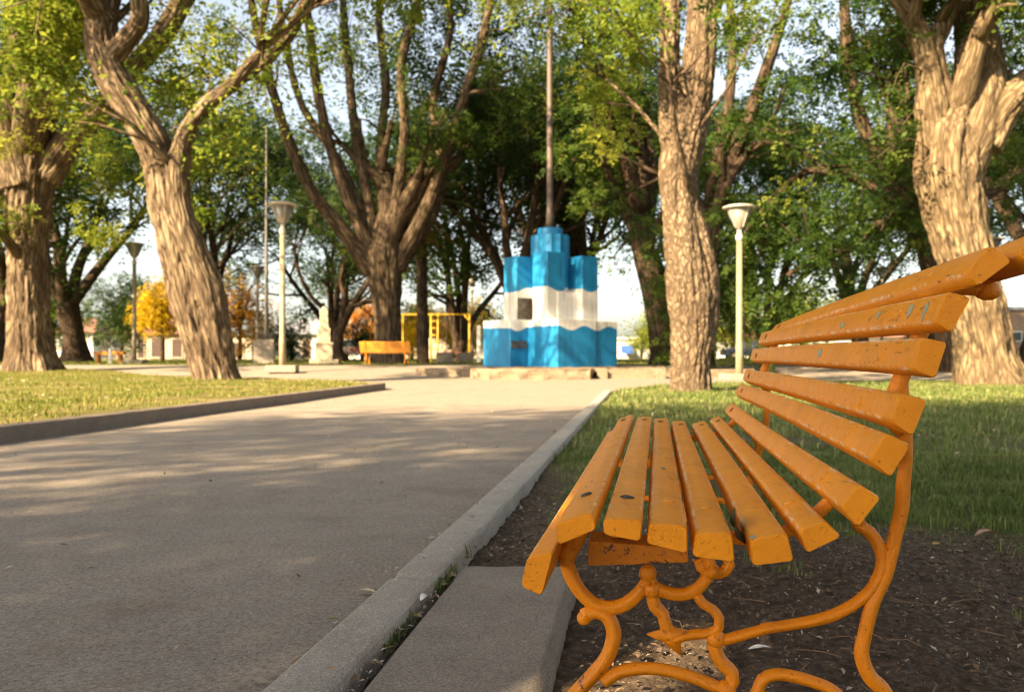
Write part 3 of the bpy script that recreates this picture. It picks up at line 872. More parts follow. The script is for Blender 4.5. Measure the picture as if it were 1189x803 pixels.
hero_tree('drooping_tree', 'drooping tree with low crooked limbs and dense leaves left of the burly tree', 25.5,
  [(1112, 446, 20), (1111, 430, 17), (1098, 370, 15), (1084, 310, 14), (1070, 265, 14), (1052, 228, 13)],
  [([(1056, 236, 10), (1030, 200, 9), (1000, 140, 8), (985, 70, 7), (980, 0, 6), (975, -60, 5)], -0.5),
   ([(1066, 262, 9), (1020, 262, 7), (985, 290, 5), (945, 300, 4), (915, 320, 3)], -2.0),
   ([(1050, 230, 9), (1035, 150, 7), (1050, 80, 6), (1045, 10, 5)], 1.5),
   ([(1056, 240, 8), (985, 205, 6), (935, 200, 4), (900, 230, 3)], 1.0),
   ([(1084, 300, 9), (1130, 240, 8), (1180, 200, 7), (1230, 140, 6)], 2.0)],
  71, BARK_DARK, LEAF_MID, 0.0, 0.3, 0.12, 26,
  drapes=[(960, 180, 24, 0.9), (930, 230, 24, 0.9), (980, 240, 23.5, 0.8), (1010, 210, 23, 0.8), (950, 280, 24.5, 0.8), (1000, 300, 24, 0.7), (915, 290, 25, 0.7), (970, 120, 24, 0.9),
          (1000, 60, 25, 1.0), (940, 80, 26, 0.8), (1050, 110, 26, 0.9), (1150, 260, 26, 0.7), (1175, 230, 26, 0.8), (985, 330, 26, 0.5), (1070, 330, 27, 0.4), (900, 255, 25, 0.6)],
  per=16, tint=0.38, grow_len=2.6, spread=0.8, L=0.34, side_twigs=4)

# --- background trees: four kinds, copied
def bg_tree(name, label, x, y, seed, height, forkh, nlimb, r, bark, leaf, per=7, spread=1.0, L=0.42, nl=3, tint=0.4, group=None, depth=2, lean=0.45, base_limb=None):
    rng = np.random.default_rng(seed)
    bz = terrain(y)
    root = thing(name, label, 'tree', (x, y, bz), 0, group)
    b = Vector((x, y, bz))
    lb, tips = [], []
    top = b + Vector((rng.normal(0, 0.25), rng.normal(0, 0.25), forkh))
    mid = (b + top) / 2 + Vector((rng.normal(0, 0.12), rng.normal(0, 0.12), 0))
    lb.append(([b - Vector((0, 0, 0.3)), b + Vector((0, 0, 0.15)), mid, top, top + Vector((0, 0, r * 0.7)), top + Vector((0, 0, r * 1.1))], [r * 1.25, r * 1.05, r * 0.85, r * 0.95, r * 0.7, r * 0.2], 16, 0.3, bark_fn(seed, 0.10, bz, 0.35)))
    for k in range(nlimb):
        a = 2 * math.pi * (k + rng.uniform(-0.3, 0.3)) / nlimb
        ang = lean * rng.uniform(0.5, 1.4)
        d = Vector((math.cos(a) * math.sin(ang), math.sin(a) * math.sin(ang), math.cos(ang)))
        Lm = (height - forkh) * rng.uniform(0.45, 0.6)
        p = top - Vector((0, 0, r * 0.6))
        pts, rad = [p], [r * 0.55]
        q, dd = p.copy(), d.copy()
        for i in range(5):
            dd = (dd + Vector(rng.normal(0, 0.10, 3)) + Vector((0, 0, 0.05))).normalized()
            q = q + dd * Lm / 5
            pts.append(q.copy()); rad.append(r * 0.55 * (1 - 0.6 * (i + 1) / 5))
        lb.append((pts, rad, 8, 0.5, None))
        for j in (2, 3, 4, 5, 5):
            cd = rand_dir(rng, (pts[j] - pts[j - 1]).normalized(), rng.uniform(0.3, 1.1))
            grow(rng, pts[j], cd, (height - forkh) * rng.uniform(0.20, 0.32), rad[j] * 0.6, depth - (1 if j == 2 else 0), lb, tips, 0.05, 3)
    limbs_mesh(root, lb, bark)
    make_crown(root, tips, per * 2.0, spread, L * 1.15, nl, rng, leaf, tint)
    return root

def copy_tree(src, name, label, x, y, rz, sc, group=None):
    r = src.copy(); r.name = name; C.objects.link(r)
    r.location = (x, y, terrain(y)); r.rotation_euler = (0, 0, rz); r.scale = (sc, sc, sc)
    r['label'] = label
    for ch in src.children:
        c = ch.copy(); C.objects.link(c); c.parent = r
    return r

GB = 'shade trees standing around the plaza'
def at(px, y): return (px - CX) / F * y
A = bg_tree('shade_tree', 'dark forked tree on the far lawn between the two tan trunks at left', at(88, 44), 44, 101, 14, 2.9, 5, 0.62, BARK_DARK, LEAF_MID, 8, 1.0, tint=0.42, group=GB)
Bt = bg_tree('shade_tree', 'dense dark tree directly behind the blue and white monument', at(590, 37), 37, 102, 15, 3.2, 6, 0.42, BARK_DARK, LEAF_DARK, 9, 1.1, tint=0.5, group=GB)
Ct = bg_tree('shade_tree', 'many stemmed dark tree behind the yellow swing frame', at(528, 46), 46, 103, 13, 1.0, 7, 0.40, BARK_DARK, LEAF_MID, 7, 1.0, tint=0.3, group=GB, lean=0.5)
bgs = [
 (Bt, 'dark tree filling the gap right of the monument flagpole', 690, 45, 2.1, 1.0),
 (Ct, 'multi stemmed dark tree behind the right lamp post', 880, 42, 1.0, 0.95),
 (Bt, 'dark leafy tree behind the drooping tree on the right', 1080, 50, 4.0, 1.05),
 (A, 'forked tree behind the burly tree at the right edge', 1205, 33, 0.7, 1.0),
 (A, 'leafy tree at the far left edge behind the stout tan tree', -10, 38, 2.6, 1.0),
 (Bt, 'shady tree left of the lamp beside the tall mast', 232, 46, 5.2, 1.0),
 (Ct, 'open crowned tree between the mast and the vase shaped tree', 395, 58, 3.3, 1.15),
 (A, 'tall leafy tree far behind the monument top', 640, 60, 1.3, 1.35),
 (Bt, 'leafy tree far behind the slanting brown tree', 775, 52, 3.7, 1.1),
 (Ct, 'leafy tree outside the left edge near the stout tree', -130, 32, 1.9, 1.05),
 (Bt, 'leafy tree beyond the right edge of the lawn', 1330, 36, 0.4, 1.0),
 (A, 'leafy tree far behind the right lamp and the drooping tree', 1000, 60, 5.5, 1.1),
]
for src, lab, px, y, rz, sc in bgs:
    copy_tree(src, 'shade_tree', lab, at(px, y), y, rz, sc)

# small dark, yellow and orange trees, hedges of the far lawn
def small_tree(name, label, px, y, seed, height, crown_r, crown_z, leaf, n=60, per=12, spread=0.6, L=0.34, tint=0.5, r=0.10, squash=1.0, bark=BARK_DARK, group=None):
    rng = np.random.default_rng(seed)
    x = at(px, y); bz = terrain(y)
    root = thing(name, label, 'tree' if 'tree' in name else 'shrub', (x, y, bz), 0, group)
    c = Vector((x, y, bz + crown_z))
    lb = [([Vector((x, y, bz - 0.2)), Vector((x + 0.05, y, bz + crown_z * 0.5)), Vector((x - 0.04, y, bz + crown_z))], [r * 1.2, r * 0.9, r * 0.6], 10, 0.3, None)]
    tips = []
    for k in range(n):
        o = rng.normal(0, 1, 3); o /= np.linalg.norm(o); o *= rng.random() ** 0.4 * crown_r * rng.uniform(0.8, 1.15)
        q = c + Vector((o[0], o[1], o[2] * squash))
        if q.z < bz + 0.25: q.z = bz + 0.25 + rng.random() * 0.4
        tips.append((q, rng.uniform(0.6, 1.1)))
        if k % 4 == 0:
            lb.append(([Vector((x, y, bz + crown_z * rng.uniform(0.45, 0.9))), (c + q) / 2, q], [r * 0.4, r * 0.25, 0.01], 5, None, None))
    limbs_mesh(root, lb, bark)
    make_crown(root, tips, per * 2.2, spread, L, 3, rng, leaf, tint)
    return root
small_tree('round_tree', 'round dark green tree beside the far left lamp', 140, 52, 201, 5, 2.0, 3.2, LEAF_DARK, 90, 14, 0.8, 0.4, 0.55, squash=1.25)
small_tree('autumn_tree', 'small bright yellow autumn tree left of the leaning trunk', 188, 50, 202, 5, 1.9, 3.5, LEAF_YELLOW, 95, 12, 0.7, 0.4, 0.5, r=0.11)
small_tree('autumn_tree', 'orange yellow autumn tree behind the low lamp and the mast', 278, 52, 203, 5, 2.5, 3.5, LEAF_ORANGE, 130, 12, 0.75, 0.4, 0.6, r=0.12)
small_tree('autumn_tree', 'bright yellow autumn tree seen between the vase tree and the swing frame', 478, 60, 204, 5, 2.0, 2.3, LEAF_YELLOW, 80, 14, 0.8, 0.42, 0.75, squash=0.9)
small_tree('autumn_tree', 'yellow autumn tree close behind the yellow swing frame', 540, 62, 205, 5, 2.3, 2.2, LEAF_YELLOW, 90, 14, 0.8, 0.42, 0.8, squash=0.9)
small_tree('autumn_tree', 'rusty orange tree beyond the dark shrub left of the vase tree', 425, 75, 206, 5, 2.6, 3.4, LEAF_ORANGE, 80, 12, 0.9, 0.45, 0.15)
small_tree('dark_shrub', 'rounded dark green shrub left of the vase tree', 420, 52, 207, 3, 1.5, 1.5, LEAF_DARK, 60, 14, 0.6, 0.34, 0.5)
small_tree('dark_shrub', 'low dark shrub between the mast plinth and the stone obelisk', 338, 50, 208, 3, 1.2, 1.3, LEAF_DARK, 45, 12, 0.6, 0.34, 0.4)
small_tree('light_tree', 'light green tree far behind the right lamp post', 850, 75, 209, 6, 3.1, 3.4, LEAF_SUN, 110, 14, 0.95, 0.5, 0.85)
small_tree('light_tree', 'pale green tree far beyond the near bench backrest', 930, 80, 210, 6, 3.4, 3.6, LEAF_SUN, 110, 14, 0.95, 0.5, 0.6)
small_tree('light_tree', 'small light tree beside the white building right of the monument', 745, 78, 211, 5, 1.8, 2.6, LEAF_SUN, 60, 10, 0.8, 0.45, 0.7)
small_tree('light_tree', 'leafy green tree far left under the stout tree', 62, 70, 212, 6, 2.6, 4.0, LEAF_SUN, 90, 12, 0.9, 0.5, 0.4)
small_tree('dark_shrub', 'dark shrub by the right park edge behind the burly tree', 1085, 60, 213, 4, 2.2, 2.2, LEAF_DARK, 70, 14, 0.8, 0.45, 0.6)

# bare twiggy tree behind the obelisk
hero_tree('sparse_tree', 'thin sparse tree with dark crooked branches right behind the stone obelisk', 42.0,
  [(393, 424, 9), (393, 416, 7), (392, 400, 6.5), (393, 385, 7)],
  [([(393, 388, 6), (402, 368, 5), (415, 345, 4), (428, 325, 3.2), (440, 290, 2.4)], 0.5),
   ([(392, 386, 4), (380, 362, 3.2), (362, 345, 2.6), (348, 318, 2.2), (342, 290, 1.8)], -0.5),
   ([(393, 384, 4), (400, 350, 3.2), (396, 325, 2.4), (402, 290, 2)], 0.5),
   ([(408, 356, 3), (432, 350, 2.4), (455, 352, 1.6)], 0.5)],
  77, BARK_DARK, LEAF_DARK, 0.0, 0.25, 0.06, 12, drapes=[(345, 300, 42, 0.6), (400, 270, 42, 0.6), (365, 280, 42, 0.5), (335, 330, 42, 0.4), (430, 280, 42, 0.5)], per=9, tint=0.5, grow_len=1.8, spread=0.7, L=0.34, side_twigs=2, grow_depth=1)

# palm with dry skirt left of the monument
def palm():
    y = 36.5; x = at(491, y); bz = terrain(y)
    rng = np.random.default_rng(88)
    root = thing('palm_tree', 'straight trunked palm with dry golden hanging fronds left of the monument', 'tree', (x, y, bz))
    top = W(489, 235, y)
    limbs_mesh(root, [([Vector((x, y, bz - 0.2)), Vector((x, y, bz + 0.3)), (Vector((x, y, bz)) + top) / 2, top], [0.34, 0.26, 0.24, 0.26], 18, 0.15, bark_fn(8, 0.10))], BARK_DARK)
    def frs(n, el0, el1, L, droop):
        V = []
        for k in range(n):
            a = rng.uniform(0, 2 * math.pi); e = rng.uniform(el0, el1)
            d = Vector((math.cos(a) * math.cos(e), math.sin(a) * math.cos(e), math.sin(e)))
            s = d.cross(Vector((0, 0, 1))).normalized()
            ln = L * rng.uniform(0.8, 1.1)
            for j in range(26):
                t = (j + 1) / 26
                p = top + d * ln * t + Vector((0, 0, -droop * ln * t * t))
                for sg in (-1, 1):
                    l = 0.5 * math.sin(math.pi * min(1, 0.12 + t * 0.88)) + 0.08
                    dr = (s * sg + d * 0.5 + Vector((0, 0, -0.45))).normalized()
                    w = d * 0.022
                    V += [p - w, p + w, p + dr * l + w * 0.2, p + dr * l - w * 0.2]
        return np.array([tuple(v) for v in V])
    for nm, V, mt in (('crown', frs(34, -0.2, 1.3, 3.0, 0.45), LEAF_PALM), ('dry_fronds', frs(26, -1.45, -0.7, 2.0, 0.15), LEAF_DRY)):
        o = link_mesh(nm, V, np.arange(len(V)).reshape(-1, 4), mt, root)
        set_attr(o, 'tint', np.repeat(rng.random(len(V) // 4), 4))
palm()

# shade trees outside the frame, behind and to the left of the camera: they shade the near path and bench
def shade_crown(name, label, x, y, seed, height, forkh, nlimb, r, gap=None, per=16, spread=1.15):
    rng = np.random.default_rng(seed)
    root = thing(name, label, 'tree', (x, y, 0.0))
    b = Vector((x, y, 0)); lb, tips = [], []
    top = b + Vector((0.2, 0.1, forkh))
    lb.append(([b - Vector((0, 0, 0.3)), b + Vector((0, 0, 0.2)), (b + top) / 2, top], [r * 1.3, r * 1.1, r * 0.9, r], 18, 0.3, bark_fn(seed, 0.1, 0, 0.4)))
    for k in range(nlimb):
        a = 2 * math.pi * (k + rng.uniform(-0.3, 0.3)) / nlimb; ang = rng.uniform(0.35, 1.0)
        d = Vector((math.cos(a) * math.sin(ang), math.sin(a) * math.sin(ang), math.cos(ang)))
        pts, rad = [top - Vector((0, 0, 0.3))], [r * 0.5]; q = pts[0].copy()
        Lm = (height - forkh) * rng.uniform(0.5, 0.65)
        for i in range(5):
            d = (d + Vector(rng.normal(0, 0.1, 3))).normalized(); q = q + d * Lm / 5
            pts.append(q.copy()); rad.append(r * 0.5 * (1 - 0.12 * (i + 1)))
        lb.append((pts, rad, 8, 0.5, None))
        for j in (2, 3, 4, 5, 5):
            grow(rng, pts[j], rand_dir(rng, d, rng.uniform(0.4, 1.1)), (height - forkh) * rng.uniform(0.22, 0.34), rad[j] * 0.6, 2, lb, tips, 0.03, 3)
    if gap:
        def blocked(p):
            for g, rad_ in gap:
                t = (p - Vector(g)).dot(SUN_DIR)
                if t > 0 and ((p - Vector(g)) - SUN_DIR * t).length < rad_: return True
            return False
        tips = [t for t in tips if not blocked(t[0])]
    limbs_mesh(root, lb, BARK_TAN)
    make_crown(root, tips, per * 5.0, spread, 0.24, 3, rng, LEAF_MID, 0.5)
    return root
shade_crown('plane_tree', 'big spreading tree behind the viewer shading the near path', -6.9, -6.5, 301, 12.5, 3.4, 7, 0.5)
shade_crown('plane_tree', 'second spreading tree behind the viewer shading the right lawn', -3.0, -9.0, 302, 12.5, 3.6, 7, 0.45)

# ------------------------------------------------------------------ monument
def monument():
    y0 = 27.0; sc = y0 / F / 3.823           # metres per enlarged photo pixel
    bz = 0.272
    th = math.radians(35.3); s, c = math.sin(th), math.cos(th)
    n2 = Vector((s, -c, 0)); n1 = Vector((-c, -s, 0))
    xc = at(540 + 375 / 3.823, y0)
    root = thing('monument', 'blue and white stepped block monument with flagpole on the raised platform', 'monument', (xc, y0, bz))
    def X(u): return at(540 + u / 3.823, y0)
    def Z(v): return H + (HY - (240 + v / 3.823)) / F * y0
    m = Mat('monument paint')
    geo = m.node('ShaderNodeNewGeometry')
    sp = m.node('ShaderNodeSeparateXYZ'); m.link(geo.outputs['Position'], sp.inputs[0])
    ax = m.math('ADD', sp.outputs['X'], m.math('MULTIPLY', sp.outputs['Y'], 0.6))
    w1 = m.math('MULTIPLY', m.math('SINE', m.math('MULTIPLY', ax, 5.2)), 0.07)
    zz = m.math('ADD', sp.outputs['Z'], w1)
    up = m.math('GREATER_THAN', zz, Z(372)); lo = m.math('LESS_THAN', zz, Z(543))
    blue = m.math('MAXIMUM', up, lo)
    v = m.coords('Object')
    nn = m.noise(v, 2.5, 7, 0.65); gr = m.noise(v, 30, 5)
    bl = m.ramp(nn, [(0.3, (0.008, 0.18, 0.40)), (0.7, (0.016, 0.25, 0.50))])
    wh = m.ramp(nn, [(0.3, (0.72, 0.68, 0.60)), (0.7, (0.83, 0.80, 0.74))])
    col = m.mix(blue, wh, bl)
    col = m.mix(m.ramp(gr, [(0.62, 0.0), (0.78, 0.5)]), col, (0.30, 0.30, 0.28))
    st = m.noise(m.coords('Object', (3.2, 3.2, 0.45)), 1.0, 6, 0.7)
    col = m.mix(1.0, col, m.ramp(st, [(0.36, 0.68), (0.5, 1.0), (0.7, 1.06)]), 'MULTIPLY')
    m.bump(gr, 0.35, 0.012)
    paint = m.set(col, 0.42, 0, 0.5)
    def block(mb, fold_u, dep, l1_u, l2_u, v0, v1, din=0.0):
        """fold_u: where the edge facing the viewer stands; l1/l2 seen widths of its left and right faces"""
        f = Vector((X(fold_u), y0 + dep, 0))
        a = f - n2 * (l1_u * sc / s); b = f - n1 * (l2_u * sc / c)
        d = a + (b - f)
        mb.prism([(p.x, p.y) for p in (a, f, b, d)], Z(v1), Z(v0) + din)
    mb = MB()
    block(mb, 200, -0.75, 122, 135, 505, 712)
    block(mb, 400, -1.55, 135, 172, 505, 722)
    block(mb, 573, -0.62, 140, 101, 510, 712)
    mb.build('lower_tier', paint, root, False, 0.02)
    mb = MB()
    block(mb, 230, -0.42, 58, 110, 225, 560)
    block(mb, 360, -0.98, 62, 78, 212, 560)
    block(mb, 515, -0.50, 60, 73, 225, 560)
    block(mb, 405, -0.80, 70, 150, 385, 560)
    mb.build('middle_tier', paint, root, False, 0.02)
    n = 64; R = 86 * sc
    poly = []
    for k in range(n):
        a = 2 * math.pi * k / n
        r = R * (1 - 0.10 * abs(math.sin(a * 6)))
        poly.append((X(379) + r * math.cos(a), y0 + 0.1 + r * math.sin(a)))
    mb = MB(); mb.prism(poly, Z(400), Z(128)); mb.build('tower', paint, root)
    mb = MB(); mb.lathe((X(378), y0 + 0.1, Z(130)), [(57 * sc, 0), (57 * sc, 30 * sc), (54 * sc, 34 * sc)], 32); mb.build('tower_cap', paint, root, False)
    # bronze plaques on faces turned n2
    def plaque(fold_u, dep, u0, u1, v0, v1, name):
        f = Vector((X(fold_u), y0 + dep, 0))
        p0 = f - n1 * ((u0 - fold_u) * sc / c); p1 = f - n1 * ((u1 - fold_u) * sc / c)
        ctr = (p0 + p1) / 2 + n2 * 0.012
        mb = MB(); ang = math.atan2((p1 - p0).y, (p1 - p0).x)
        z0, z1 = Z(v1), Z(v0)
        mb.box((ctr.x, ctr.y, (z0 + z1) / 2), ((p1 - p0).length, 0.03, z1 - z0), ang, 0.006)
        o = mb.build(name, BRONZE, root)
        mb = MB()
        rng = random.Random(5)
        q = ctr + n2 * 0.02; t = (p1 - p0).normalized(); ln = (p1 - p0).length
        for j in range(3):
            for i in range(3):
                pp = q + t * ((i - 1) * ln * 0.28)
                mb.lathe((pp.x, pp.y, z0 + (z1 - z0) * (0.22 + 0.28 * j)), [(0.02, -0.02), (0.05, 0.0), (0.02, 0.03)], 8)
        fr = MB()
        for (dx, w, zc, hh) in ((0, ln + 0.03, z1, 0.03), (0, ln + 0.03, z0, 0.03), (-ln / 2, 0.03, (z0 + z1) / 2, z1 - z0), (ln / 2, 0.03, (z0 + z1) / 2, z1 - z0)):
            pp = ctr + t * dx + n2 * 0.004
            fr.box((pp.x, pp.y, zc), (w, 0.036, hh), ang)
        f_ = fr.build('plaque_frame', BRONZE, o)
    plaque(230, -0.42, 234, 296, 410, 498, 'plaque')
    plaque(200, -0.75, 206, 230, 598, 626, 'small_plaque')
    plaque(200, -0.75, 240, 268, 598, 626, 'small_plaque')
    return root, X, Z, y0
mon, MX, MZ, MY = monument()
mb = MB(); mb.lathe((MX(377), MY + 0.1, MZ(100)), [(0.125, 0), (0.12, 0.5), (0.10, 0.52), (0.095, 6), (0.06, 10.5), (0.03, 13)], 16)
fp = mb.build('flagpole', STEEL, None, True)
tag(fp, 'tall brown metal flagpole rising from the top of the blue monument', 'flagpole')

def rough_block(name, poly, z0, z1, mat, label, cat, seed, group=None, sub=5, amp=0.05):
    """stone with an uneven outline"""
    bm = bmesh.new()
    n = len(poly)
    vb = [bm.verts.new((x, y, z0)) for x, y in poly]; vt = [bm.verts.new((x, y, z1)) for x, y in poly]
    bm.faces.new(vb[::-1]); bm.faces.new(vt)
    for k in range(n): bm.faces.new((vb[k], vb[(k + 1) % n], vt[(k + 1) % n], vt[k]))
    bmesh.ops.triangulate(bm, faces=bm.faces[:])
    for _ in range(sub):
        long = [e for e in bm.edges if e.calc_length() > 0.16]
        if not long: break
        bmesh.ops.subdivide_edges(bm, edges=long, cuts=1)
        bmesh.ops.triangulate(bm, faces=[f for f in bm.faces if len(f.verts) > 3])
    for v in bm.verts:
        p = v.co.copy()
        k = 0.4 if p.z > z1 - 0.01 else 1.0
        v.co += Vector((n3(p.x * 3, p.y * 3, p.z * 4 + seed), n3(p.x * 3 + 9, p.y * 3, p.z * 4 + seed), 0.5 * n3(p.x * 3, p.y * 3 + 9, seed))) * amp * k * (1 if p.z > z0 + 0.01 else 0.3)
    bm.verts.index_update()
    V = [tuple(v.co) for v in bm.verts]; Fc = [tuple(v.index for v in f.verts) for f in bm.faces]
    bm.free()
    o = link_mesh(name, V, Fc, mat, None, False)
    return tag(o, label, cat, group)
def GP(px, py, z=0.0):
    y = (H - z) * F / (py - HY); return ((px - CX) / F * y, y)
rough_block('stone_platform', [(-1.0, 22.5), (-0.6, 21.9), (0.6, 21.8), (2.0, 22.0), (2.25, 23.4), (4.4, 23.8), (4.6, 29.5), (-1.6, 29.5), (-1.4, 25)], -0.05, 0.272, STONE, 'low stone platform with rough edges under the blue monument', 'platform', 2.0, None, 6, 0.11)
rough_block('stone_edging', [(-2.7, 24.2), (-2.0, 23.6), (-1.06, 23.3), (-1.0, 24.6), (-1.6, 25.2), (-2.6, 25.2)], 0.03, 0.255, STONE, 'low rough stone edging left of the monument platform', 'edging', 6.0, None, 6, 0.12)
def steps():
    y = 23.1
    r = thing('stone_steps', 'pair of low stone steps between cheek walls right of the platform front', 'steps', (at(728, y), y, 0.04))
    for u, v, d, z0, z1 in ((702, 757, 22.5, -0.05, 0.11), (702, 757, 23.0, -0.05, 0.215)):
        mb = MB(); x0, x1 = at(u, 23), at(v, 23)
        mb.box(((x0 + x1) / 2, d + 0.25, (z0 + z1) / 2 + 0.01), (x1 - x0, 0.5, z1 - z0), 0, 0.012); mb.build('tread', STONE, r)
    for u in (697, 763):
        mb = MB(); mb.box((at(u, 23), 22.85, 0.12), (0.26, 0.95, 0.30), 0, 0.02); mb.build('cheek_wall', STONE, r)
steps()
rough_block('stone_edging', [(4.55, 23.3), (6.6, 23.5), (6.7, 24.0), (4.6, 23.9)], 0.03, 0.24, STONE, 'rough stone edging behind the flaky barked tree', 'edging', 9.0)

# ------------------------------------------------------------------ lamps
def lamp(label, px, y, top_py, foot=True, post_w=0.085):
    x = at(px, y); bz = terrain(y) + (0.09 if px < 340 and y < 26 else 0)
    hgt = (H + (HY - top_py) / F * y) - bz
    r = thing('street_lamp', label, 'lamp post', (x, y, bz), 0, 'park lamps with cone shaped shades')
    k = 1.0
    hz = bz + hgt
    mb = MB(); mb.lathe((x, y, bz), [(post_w * 1.15, -0.1), (post_w * 1.1, 0.9), (post_w, 0.95), (post_w * 0.85, hgt - 0.92 * k)], 16); mb.build('post', LAMP_POST, r, True)
    if foot:
        mb = MB(); mb.box((x, y, bz + 0.04), (0.85, 0.75, 0.20), 0.1, 0.02); mb.build('footing', SLAB, r)
    mb = MB(); mb.lathe((x, y, hz), [(0.07, -0.96), (0.095, -0.92), (0.095, -0.80), (0.055, -0.76), (0.06, -0.62)], 14); mb.build('collar', LAMP_METAL, r, True)
    mb = MB(); mb.lathe((x, y, hz), [(0.075, -0.66), (0.125, -0.60), (0.335, -0.12), (0.325, -0.12), (0.115, -0.585)], 24, False); sh = mb.build('lamp_shade', FROST, r, True)
    mb = MB()
    for q in range(4):
        a = q * math.pi / 2 + 0.5
        mb.tube([(x + 0.13 * math.cos(a), y + 0.13 * math.sin(a), hz - 0.60), (x + 0.345 * math.cos(a), y + 0.345 * math.sin(a), hz - 0.10)], 0.013, 6)
    mb.build('rib', LAMP_METAL, sh)
    mb = MB(); mb.lathe((x, y, hz), [(0.06, -0.6), (0.10, -0.42), (0.10, -0.28), (0.04, -0.2)], 14); mb.build('bulb', WHITE, r, True)
    mb = MB(); mb.lathe((x, y, hz), [(0.33, -0.125), (0.42, -0.11), (0.425, -0.075), (0.33, -0.045), (0.15, -0.012), (0.02, 0.0)], 28); mb.build('cap', LAMP_METAL, r, True)
lamp('cream lamp post on a concrete footing at the back corner of the left lawn', 328, 25.0, 234)
lamp('lamp post on the right, between the flaky barked tree and the bench backrest', 858.5, 22.3, 237)
lamp('lamp post on the far left lawn beside the low orange bench', 156, 36.0, 281)
lamp('short lamp post just left of the tall thin mast', 299, 45.0, 308, False)
lamp('dark lamp post between the swing frame and the monument', 548, 50.0, 320, False)
lamp('lamp post half hidden behind the bench backrest in front of the drooping tree', 1024, 45.0, 309, False)
lamp('lamp post partly hidden behind the burly tree trunk', 1153, 34.0, 275, False)

# ------------------------------------------------------------------ mast on plinth, obelisk, far benches, swing, posts
def mast():
    y = 35.0; bz = terrain(y)
    x = at(306.5, y)
    mb = MB(); mb.box((x, y, bz + 0.48), (0.82, 0.82, 0.98), 0.25, 0.02, 0.96)
    tag(mb.build('plinth', SLAB), 'square concrete plinth at the foot of the thin mast', 'plinth')
    mb = MB(); mb.lathe((x + 0.1, y, bz + 0.96), [(0.075, 0), (0.07, 3), (0.045, 6), (0.03, 8.6), (0.015, 8.7)], 12)
    tag(mb.build('mast', POLE_GREY, None, True), 'tall thin grey mast standing on the square concrete plinth', 'mast')
mast()
def obelisk():
    y = 35.0; bz = terrain(y); x = at(376, y); k = y / F
    r = thing('stone_obelisk', 'small pale tiered stone obelisk in front of the sparse tree', 'monument', (x, y, bz))
    def B(u0, v0, v1, name, taper=1.0, rz=0.25):
        z1 = H + (HY - v0) * k; z0 = max(bz - 0.02, H + (HY - v1) * k)
        mb = MB(); mb.box((x, y, (z0 + z1) / 2), (u0 * k * 0.86, u0 * k * 0.86, z1 - z0), rz, 0.015, taper); mb.build(name, STONE_PALE, r)
    B(37, 417, 424, 'base_slab'); B(22, 399, 417, 'pedestal'); B(24, 397.5, 399.5, 'ledge'); B(17, 381, 397.5, 'die', 0.98); B(12.5, 366, 381, 'shaft', 0.78); B(11, 359, 366, 'capital', 0.9); B(7, 356, 359, 'finial', 0.5)
obelisk()

def far_bench(label, px, y, w, rz, mat, back=True):
    x = at(px, y); bz = terrain(y)
    r = thing('park_bench', label, 'bench', (x, y, bz), rz)
    ca, sa = math.cos(rz), math.sin(rz)
    def T(p): return (x + p[0] * ca - p[1] * sa, y + p[0] * sa + p[1] * ca, bz + p[2])
    def bx(name, items, mt=mat, bev=0.006):
        mb = MB()
        for cpos, size in items: mb.box(T(cpos), size, rz, bev)
        mb.build(name, mt, r)
    if back:
        bx('seat', [((0, -0.02 - 0.075 * i, 0.43 + 0.01 * (i == 5)), (w, 0.06, 0.032)) for i in range(6)])
        bx('backrest', [((0, 0.06 + 0.03 * i, 0.50 + 0.075 * i), (w, 0.032, 0.06)) for i in range(5)])
        for sg in (-1, 1):
            mb = MB()
            X_ = sg * (w / 2 - 0.2)
            mb.tube([T((X_, -0.42, 0)), T((X_, -0.36, 0.2)), T((X_, -0.42, 0.41))], 0.022, 8)
            mb.tube([T((X_, 0.16, 0)), T((X_, 0.02, 0.25)), T((X_, 0.06, 0.5)), T((X_, 0.22, 0.86))], 0.022, 8)
            mb.tube([T((X_, -0.42, 0.40)), T((X_, 0.04, 0.38))], 0.02, 8)
            mb.build('end_frame', mat, r)
    else:
        bx('seat', [((0, 0, 0.43), (w, 0.34, 0.13))])
        for sg in (-1, 1): bx('leg', [((sg * (w / 2 - 0.16), 0, 0.18), (0.11, 0.28, 0.37))])
far_bench('orange slatted bench in front of the vase shaped tree', 448, 31.0, 1.85, -0.12 + math.pi, PAINT_FAR)
far_bench('low backless orange bench on the far left lawn', 127, 36.5, 1.25, 0.05, PAINT_FAR, False)
RED = simple('dark red paint', (0.22, 0.05, 0.03), 0.5)
far_bench('dark red bench far behind the orange bench near the parked white car', 408, 50.0, 2.0, 0.1, RED)
mb = MB(); y = 36.0; mb.box((at(128, y), y, terrain(y) + 0.32), (0.11, 0.11, 0.66), 0.1, 0.01, 0.9)
tag(mb.build('marker_post', WHITE), 'short white post in front of the low backless bench', 'post')
mb = MB(); y = 40.0; mb.box((at(556, y), y, terrain(y) + 0.85), (0.17, 0.17, 1.72), 0.1, 0.012)
tag(mb.build('marker_post', WHITE), 'tall white square post just left of the monument', 'post')
